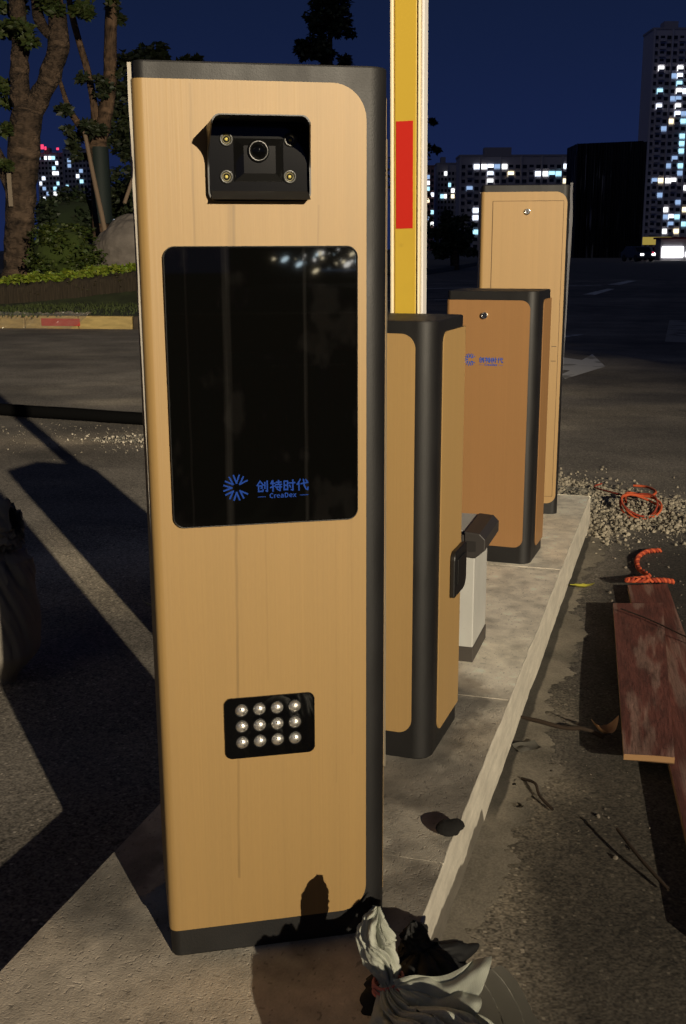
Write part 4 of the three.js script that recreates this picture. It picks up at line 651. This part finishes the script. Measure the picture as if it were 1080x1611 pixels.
{
  const t = thing('hedge', 'clipped low hedge with yellow-green new growth along the verge', 'hedge', [-7.3, 0.06, -24.2]);
  const c = new THREE.CatmullRomCurve3([[-6.5, -0.25, 1.2], [-3, -0.15, 0.5], [0, 0, 0], [1.3, 0.1, -0.3], [2.65, 0.25, -0.8], [4.2, 0.3, -1.3]].map((p) => new V3(...p)));
  const body = grid(140, 16, (u, v) => { const p = c.getPoint(u), tg = c.getTangent(u), nx = -tg.z, nz = tg.x, a = v * Math.PI, w = 0.36 * Math.sign(Math.cos(a)) * Math.abs(Math.cos(a)) ** 0.4, h = 0.46 * Math.sin(a) ** 0.4, k = 1 + 0.3 * (vn(u * 240, v * 14, 281) - 0.5); return [p.x - nx * w * k, p.y - 0.06 + h * k, p.z - nz * w * k]; });
  part('stems', body, mat([1, 1, 1], { roughness: 1, side: THREE.DoubleSide, map: tex(256, 256, (u, v) => { const k = 0.4 + 0.9 * vn(u * 70, v * 9, 282, 70, 9); return [0.05 * k, 0.038 * k, 0.024 * k]; }, { rx: 12, ry: 1 }) }), t);
  const top = [], low = []; for (let i = 0; i < 60; i++) { const u = i / 59, p = c.getPoint(u); top.push([p.x, p.y + 0.49, p.z, 0.2, 0.09, 0.36]); low.push([p.x, p.y + 0.22, p.z, 0.3, 0.2, 0.38]); }
  leaves('new_growth', t, top, 9000, 0.10, [0.21, 0.28, 0.03], 0.2); leaves('foliage', t, low, 3000, 0.06, [0.05, 0.045, 0.02], 0.85);
}
// clear plastic film crumpled over the yellow kerb
{
  const m = mat([0.9, 0.88, 0.84], { phys: true, roughness: 0.2, transmission: 0.92, thickness: 0, side: THREE.DoubleSide });
  const o = lone('plastic_film', grid(150, 34, (u, v) => { const x = -7.4 + u * 3.0, z0 = -20.02 + (x + 6.07) * 0.18, w = 0.5 + 0.5 * fbm(u * 9, 3, 3, 291); const f = 0.12 * (fbm(u * 16 + 3, v * 5 + 3, 3, 292) - 0.5) + 0.07 * Math.abs(fbm(u * 34 + 3, v * 9 + u * 20, 3, 293) - 0.5), k = Math.sin(Math.PI * u) ** 0.3; const d = v * 0.62 * w * k; return [x + f, d < 0.12 ? ROAD + 0.25 + Math.abs(f) : Math.max(ROAD + 0.012, ROAD + 0.25 - (d - 0.12) * 0.9) + Math.abs(f) * 0.6, z0 - 0.05 + d * 0.75 + 0.22 + f * 0.6]; }).toNonIndexed(), m, 'clear crumpled plastic film lying over the yellow kerb', 'plastic film');
  o.geometry.computeVertexNormals();
}
// far verge
{
  const s = new THREE.Shape([[-30, 50], [0, 56], [4.6, 60], [6.4, 68], [9.6, 84], [11, 92], [8, 120], [-60, 140]].map((p) => new THREE.Vector2(...p)));
  struct('far_verge', ext(s, 0.24, 0).rotateX(-Math.PI / 2).translate(0, ROAD + 0.01, 0), mat([0.22, 0.19, 0.13], { roughness: 0.95 }), 'pale kerbed verge on the far side of the road');
}

// ---------------------------------------------------------------- town behind
const wallMat = (c) => mat(c, { roughness: 0.9 });
const litMats = [[2.6, 2.9, 3.4], [3.2, 3.3, 3.3], [1.0, 1.9, 2.4], [3.0, 2.6, 1.7], [0.5, 0.75, 1.2]].map((e) => { const m = mat([0.1, 0.1, 0.1]); m.emissive.setRGB(e[0] / 3.4, e[1] / 3.4, e[2] / 3.4); m.emissiveIntensity = 2.2; return m; });
const darkPane = mat([0.012, 0.014, 0.02], { roughness: 0.25 });
function block(name, label, pxL, pxR, pyTop, z, { floor = 3.05, cols, depth = 16, c = [0.3, 0.28, 0.3], lit = [], balcony = true, win = [0.62, 0.5], group } = {}) {
  const l = at(pxL, pyTop, z), r = at(pxR, pyTop, z), w = r[0] - l[0], h = l[1], t = thing(name, label, 'building', [l[0], ROAD, z], 0, group), nf = Math.floor((h - 1.2) / floor), cw = w / cols, sc = Math.abs(z) / 1738;
  const wm = wallMat(c);
  part('wall', box(w, h, depth, w / 2, h / 2, -depth / 2), wm, t);
  const roof = part('roof', box(w + 0.6, 0.8, depth + 0.6, w / 2, h + 0.4, -depth / 2), wallMat(c.map((q) => q * 0.7)), t); part('stair_head', box(w * 0.22, 3.4, depth * 0.4, w * 0.32, h + 2.5, -depth * 0.5), wallMat(c.map((q) => q * 0.7)), roof);
  const pane = new THREE.BoxGeometry(cw * win[0], floor * win[1], 0.2), litPane = new THREE.BoxGeometry(cw * 0.86, floor * 0.66, 0.4), frame = box(cw * win[0] + 0.3, 0.15, 0.35, 0, -floor * win[1] / 2 - 0.07, 0.05);
  const slab = new THREE.ExtrudeGeometry(new THREE.Shape([[0, -0.12], [1.3, -0.12], [1.3, 1.0], [1.18, 1.0], [1.18, 0.12], [0, 0.12]].map((p) => new THREE.Vector2(...p))), { depth: cw * 0.92, bevelEnabled: false }).rotateY(-Math.PI / 2).translate(cw * 0.46, 0, 0);
  const litAt = new Map(); lit.forEach(([x, y, k]) => { const p = at(x, y, z); const i = Math.floor((p[0] - l[0]) / cw), j = Math.floor((p[1] - 0.4) / floor); litAt.set(i + ',' + j, k); });
  for (let j = 0; j < nf; j++) for (let i = 0; i < cols; i++) {
    const k = litAt.get(i + ',' + j), x = (i + 0.5) * cw, y = 0.4 + (j + 0.55) * floor;
    if (l[0] + x > Math.abs(z) * 0.335 || l[0] + x < -Math.abs(z) * 0.335) continue;
    const o = part('window', k === undefined ? pane : litPane, k === undefined ? darkPane : litMats[k], t, [x, y, 0.08]);
    if (z > -560) part('sill', frame, wm, o, [0, 0, 0.02]);
    if (balcony && (i % 3 === 1)) part('balcony', slab, wm, t, [x, y - floor * 0.48, 0]);
  }
  for (let i = 0; i <= cols; i += 3) part('pier', box(0.7, h, 0.9, clamp(i * cw, 0.4, w - 0.4), h / 2, 0.45), wm, t);
  return t;
}
block('apartment_block', 'long mid-rise apartment block with lit windows behind the far column', 724, 918, 246, -500, { cols: 18, c: [0.52, 0.48, 0.5], lit: [[750, 258, 0], [757, 258, 1], [772, 258, 0], [773, 268, 1], [773, 279, 0], [772, 290, 1], [785, 267, 4], [797, 266, 1], [809, 278, 3], [848, 277, 0], [856, 277, 1], [864, 278, 2], [878, 276, 2], [892, 263, 0], [890, 286, 3], [753, 335, 0], [753, 346, 0], [755, 304, 4], [738, 300, 4], [752, 362, 2], [895, 250, 2]] });
block('apartment_tower', 'tall residential tower with bright windows at the right edge', 1029, 1130, 46, -500, { cols: 10, c: [0.6, 0.56, 0.6], lit: [[1040, 113, 1], [1066, 110, 1], [1074, 110, 1], [1066, 120, 1], [1074, 122, 0], [1066, 133, 2], [1065, 144, 1], [1074, 144, 0], [1036, 146, 2], [1038, 166, 0], [1063, 164, 1], [1062, 175, 0], [1060, 186, 3], [1077, 195, 2], [1076, 225, 2], [1076, 236, 2], [1074, 256, 2], [1073, 266, 2], [1027, 286, 4], [1039, 286, 3], [1051, 286, 1], [1059, 286, 1], [1048, 335, 1], [1056, 336, 0], [1062, 336, 2], [1076, 327, 3], [1034, 306, 4], [1068, 153, 4], [1058, 122, 4], [1058, 155, 4], [1074, 176, 4], [1066, 246, 4], [1045, 205, 4], [1070, 216, 2], [1049, 256, 4], [1068, 276, 4], [1075, 296, 1], [1066, 317, 4], [1042, 345, 4], [1058, 356, 4], [1072, 348, 2], [1046, 366, 1], [1066, 366, 3]] });
block('apartment_tower', 'distant blue-lit tower under the red rooftop sign', 58, 98, 242, -720, { cols: 7, c: [0.5, 0.48, 0.5], balcony: false, lit: [[64, 252, 4], [70, 248, 0], [77, 250, 0], [84, 252, 2], [90, 260, 0], [88, 268, 2], [84, 274, 1], [94, 272, 0], [70, 279, 0], [66, 286, 0], [70, 296, 4], [75, 305, 4], [90, 290, 2], [87, 296, 2], [90, 302, 1], [94, 308, 2], [86, 312, 3], [73, 315, 0]] });
block('apartment_tower', 'distant tower with few lights next to the sign tower', 99, 141, 236, -700, { cols: 7, c: [0.5, 0.48, 0.5], balcony: false, lit: [[108, 252, 4], [109, 258, 4], [101, 284, 2], [104, 290, 2], [125, 280, 0], [126, 288, 2], [122, 246, 4], [126, 266, 4], [118, 320, 3], [138, 318, 3]] });
block('apartment_block', 'narrow dark block with scattered lights right of the yellow arm', 688, 722, 258, -640, { cols: 6, c: [0.5, 0.48, 0.5], balcony: false, lit: [[705, 265, 2], [704, 273, 1], [709, 287, 2], [711, 296, 1], [703, 305, 1], [695, 309, 2], [712, 309, 3], [716, 340, 4]] });
block('apartment_block', 'reddish strip-lit block directly beside the yellow arm', 640, 684, 262, -620, { cols: 7, c: [0.42, 0.26, 0.24], balcony: false, lit: [[673, 274, 4], [677, 285, 0], [674, 295, 2], [678, 305, 0], [682, 330, 2], [681, 354, 1], [673, 340, 4], [676, 318, 3]] });
block('apartment_block', 'dark block seen under the trees beside the wrapped trunk', 168, 216, 300, -640, { cols: 8, c: [0.5, 0.48, 0.5], balcony: false, lit: [[176, 330, 2], [177, 348, 0], [173, 318, 4]] });
{
  const p = at(64, 231, -716), t = thing('rooftop_sign', 'pink-red lit sign on the roof of the left tower', 'sign', [p[0], p[1], p[2]]), m = mat([0.2, 0.02, 0.03]); m.emissive.setRGB(1, 0.06, 0.16); m.emissiveIntensity = 1.3;
  for (const [x, y, w, h] of [[-1.6, 0.6, 2.2, 3.2], [1.0, 0, 2.0, 2.8], [3.0, -0.8, 1.2, 2.0], [10.5, -1.2, 1.6, 1.4]]) part('lit_letter', rbox(w, h, 0.5, 0.2, x, y, 0), m, t);
  part('frame', [box(14, 0.3, 0.3, 4, -2.4, -0.3), box(0.3, 4, 0.3, -1.5, -2.5, -0.3), box(0.3, 4, 0.3, 3, -2.5, -0.3), box(0.3, 4, 0.3, 10, -2.5, -0.3)], wallMat([0.1, 0.1, 0.1]), t);
}
{
  const l = at(909, 226, -155), r = at(1019, 221, -155), w = r[0] - l[0], h = l[1] - ROAD, t = thing('netted_scaffold', 'tall block wrapped in black netting standing right of the far column', 'scaffold', [l[0], ROAD, -155]);
  const cloth = mat([1, 1, 1], { roughness: 0.55, map: tex(512, 256, (u, v) => { const s = vn(u * 90, v * 3, 301), p = s > 0.8 ? 3.2 * (s - 0.8) * 5 * (vn(u * 20, v * 5, 302) > 0.5 ? 1 : 0.2) : 0; const k = 0.006 + 0.12 * p; return [k, k, k * 1.1]; }), side: THREE.DoubleSide });
  const f = (u) => 0.12 * Math.sin(u * 150) + 0.3 * (vn(u * 40, 0, 303) - 0.5);
  part('net_sheet', grid(260, 10, (u, v) => [u * w, v * (h + u * 0.35 - (u > 0.93 ? (u - 0.93) ** 2 * 200 : 0)), f(u) * (0.6 + 0.8 * (1 - v))]), cloth, t);
  part('net_sheet', grid(60, 10, (u, v) => [w + f(u * 0.3 + 2) * 0.5, v * (h + 0.3), -u * 7]), cloth, t); part('net_sheet', grid(60, 10, (u, v) => [f(u * 0.3 + 3) * 0.5, v * h, -u * 7]), cloth, t);
  for (let i = 0; i < 6; i++) part('standard', new THREE.CylinderGeometry(0.03, 0.03, h + 0.2, 6).translate(w * i / 5 * 0.98 + 0.1, h / 2, -0.5), wallMat([0.05, 0.05, 0.05]), t);
}
// vehicles, kiosk and lights at the far end of the road
const headLamp = mat([0.4, 0.4, 0.4]); headLamp.emissive.setRGB(1, 1, 1); headLamp.emissiveIntensity = 4;
const tailLamp = mat([0.2, 0.02, 0.02]); tailLamp.emissive.setRGB(1, 0.05, 0.12); tailLamp.emissiveIntensity = 1.6;
function car(label, x, z, turn, c, front) {
  const t = thing('parked_car', label, 'car', [x, ROAD, z], turn, 'cars at the far end of the road');
  const s = new THREE.Shape([[-2.1, 0.35], [2.1, 0.35], [2.15, 0.75], [1.3, 0.92], [0.75, 1.42], [-1.0, 1.46], [-1.7, 0.98], [-2.12, 0.9]].map((p) => new THREE.Vector2(...p)));
  part('body', ext(s, 1.7, 0.06).translate(0, 0, -0.85), mat(c, { roughness: 0.4 }), t);
  part('windscreen', box(0.05, 0.5, 1.4).rotateZ(0.85).translate(1.08, 1.15, 0), darkPane, t);
  for (const [wx, wz] of [[1.3, 0.8], [1.3, -0.8], [-1.3, 0.8], [-1.3, -0.8]]) part('wheel', new THREE.CylinderGeometry(0.33, 0.33, 0.22, 16).rotateX(Math.PI / 2).translate(wx, 0.33, wz), mat([0.02, 0.02, 0.02]), t);
  for (const k of [-0.6, 0.6]) { part('headlight', rbox(0.1, 0.2, 0.36, 0.04, 2.14, 0.68, k), front ? headLamp : darkPane, t); part('tail_light', rbox(0.1, 0.2, 0.36, 0.04, -2.13, 0.78, k), front ? darkPane : tailLamp, t); }
}
{
  const p1 = at(1004, 398, -112), p2 = at(1017, 396, -120), p3 = at(1031, 396, -126);
  car('small dark car with headlights on beside the black netted block', p1[0], -112, -Math.PI / 2 + 0.2, [0.05, 0.06, 0.08], true);
  car('pale car with red tail lights between the netted block and kiosk', p2[0], -122, Math.PI / 2, [0.3, 0.3, 0.33], false);
  car('car with bright headlights nearest the glowing kiosk', p3[0], -130, -Math.PI / 2, [0.25, 0.1, 0.1], true);
  const q = at(1043, 402, -122), t = thing('lit_kiosk', 'kiosk with glaring white front at the far right', 'kiosk', [q[0], ROAD, -122]), m = mat([0.5, 0.5, 0.5]); m.emissive.setRGB(1, 0.97, 1); m.emissiveIntensity = 5;
  part('body', box(4.6, 2.2, 2, 2.1, 1.1, -1.3), wallMat([0.3, 0.3, 0.32]), t); part('lit_window', [rbox(2.3, 1.15, 0.1, 0.05, 1.1, 0.85, -0.2)], m, t); part('lit_window', [rbox(0.8, 0.5, 0.1, 0.05, 2.9, 0.6, -0.2)], m, t); part('roof', box(5.0, 0.2, 2.8, 2.1, 2.3, -1.2), wallMat([0.25, 0.06, 0.07]), t);
  const y = mat([0.3, 0.25, 0.08]); y.emissive.setRGB(0.32, 0.24, 0.05); y.emissiveIntensity = 1;
  const a = at(1018, 379, -135); const s = thing('shop_sign', 'dim yellow sign board above the cars at the right', 'sign', [a[0], ROAD, -135]); part('lit_panel', rbox(3.4, 0.9, 0.2, 0.05, 1.2, a[1] + 0.15, 0), y, s); part('post', [box(0.1, a[1], 0.1, -0.2, a[1] / 2, -0.1), box(0.1, a[1], 0.1, 2.6, a[1] / 2, -0.1)], wallMat([0.05, 0.05, 0.05]), s);
}

// ---------------------------------------------------------------- outside the frame: what lights, shades and is mirrored
{
  const aim = new V3(...LAMP.aim), pos = new V3(LAMP.x, LAMP.y, LAMP.z), dir = aim.clone().sub(pos).normalize();
  const t = thing('street_lamp', 'tall lamp mast with floodlight behind the viewer on the right', 'street lamp', [LAMP.x + 0.9, ROAD, LAMP.z + 0.9]);
  const h = LAMP.y - ROAD; part('mast', [new THREE.CylinderGeometry(0.06, 0.11, h + 0.4, 14).translate(0, (h + 0.4) / 2, 0), new THREE.CylinderGeometry(0.2, 0.2, 0.06, 14).translate(0, 0.03, 0)], mat([0.2, 0.2, 0.2], { roughness: 0.5 }), t);
  part('arm', tube([[0, h + 0.3, 0], [-0.4, h + 0.32, -0.4], [-0.8, h + 0.22, -0.8], [-0.9 - dir.x * 0.2, h + 0.1, -0.9 - dir.z * 0.2]], 0.035, 16, 8), mat([0.2, 0.2, 0.2], { roughness: 0.5 }), t);
  const head = part('lamp_head', rbox(0.46, 0.36, 0.14, 0.03), mat([0.1, 0.1, 0.1]), t, [-0.9, h, -0.9]); head.lookAt(head.getWorldPosition(new V3()).add(dir)); head.position.addScaledVector(dir, -0.12);
  const lm = mat([0.5, 0.45, 0.35]); lm.emissive.setRGB(1, 0.8, 0.5); lm.emissiveIntensity = 12;
  part('lamp_lens', rbox(0.34, 0.25, 0.02, 0.008), lm, head, [0, 0, 0.074]);
  const spot = new THREE.SpotLight(new THREE.Color(...LAMP.color), LAMP.power, 0, LAMP.cone * Math.PI / 180, 1, 2);
  spot.position.copy(pos).addScaledVector(dir, 0.03); spot.target.position.copy(aim); spot.castShadow = true; spot.shadow.radius = 5; spot.shadow.mapSize.set(4096, 4096); spot.shadow.camera.near = 1; spot.shadow.camera.far = 400;
  scene.add(spot, spot.target);
}
{
  const t = thing('street_tree', 'young roadside tree outside the frame on the right', 'tree', [7.4, ROAD, -0.4]);
  part('trunk', [taper([[0, 0, 0], [0.05, 1.4, 0], [0, 2.6, 0.05], [0.1, 3.6, 0]], [0.1, 0.08, 0.06, 0.03], 14, 9, 0.1, 11), taper([[0, 1.8, 0], [0.5, 2.6, 0.2], [0.9, 3.2, 0.2]], [0.05, 0.035, 0.02], 8, 7), taper([[0, 1.9, 0], [-0.4, 2.7, -0.3], [-0.6, 3.3, -0.4]], [0.05, 0.035, 0.02], 8, 7)], bark, t);
  leaves('crown', t, [[0, 3.1, 0, 1.1, 0.7, 1.1], [1.2, 3.3, 0.2, 0.9, 0.6, 0.9], [-0.5, 3.7, 0, 0.8, 0.6, 0.8], [2.2, 2.9, 0, 0.8, 0.5, 0.8]], 4200, 0.16, [0.05, 0.07, 0.02], 0.1);
}
{
  const t = thing('lit_shop', 'row of lit display windows across the street behind the viewer', 'shop', [13.7, ROAD, 38], Math.PI);
  part('wall', box(7, 3.2, 0.3, -2.4, 1.6, -0.2), wallMat([0.12, 0.11, 0.1]), t);
  const shopLit = [[1, 0.85, 0.55], [1, 0.97, 0.9], [0.7, 0.9, 1]].map((e) => { const m = mat([0.3, 0.3, 0.3]); m.emissive.setRGB(...e); m.emissiveIntensity = 14; return m; });
  for (let i = 0; i < 40; i++) { const x = -0.2 - rr(0, 1) ** 0.7 * 4.6, y = 1.32 - rr(0, 1) ** 1.4 * 0.75 - (x < -2.5 ? 0 : rr(0, 0.1)), r = rr(0.02, 0.09) * (rnd() < 0.25 ? 1.7 : 1); part('lamp_globe', new THREE.SphereGeometry(r, 10, 8).scale(rr(0.7, 1.8), rr(0.6, 1), 0.5).rotateZ(-0.5).translate(x, y, 0.04), shopLit[Math.floor(rnd() * 3)], t); }
  part('light_strip', rbox(2.2, 0.05, 0.05, 0.02, -3.6, 0.52, 0.04), litMats[4], t);
}
{
  const t = thing('site_barrier', 'low board barrier behind the viewer that the dark display mirrors', 'barrier', [1.5, ROAD, 3.5], 0.3), w = mat([0.3, 0.2, 0.13], { roughness: 0.8 });
  part('rail', box(2.6, 0.25, 0.03, 0.3, 0.82, 0), w, t);
  for (let i = 0; i < 13; i++) part('slat', box(0.12, 0.56, 0.02, -0.85 + i * 0.19, 0.33, 0.02), w, t);
  for (const x of [-0.9, 1.5]) part('post', box(0.08, 0.98, 0.08, x, 0.49, 0.07), w, t);
}
renderer.render(scene, camera);
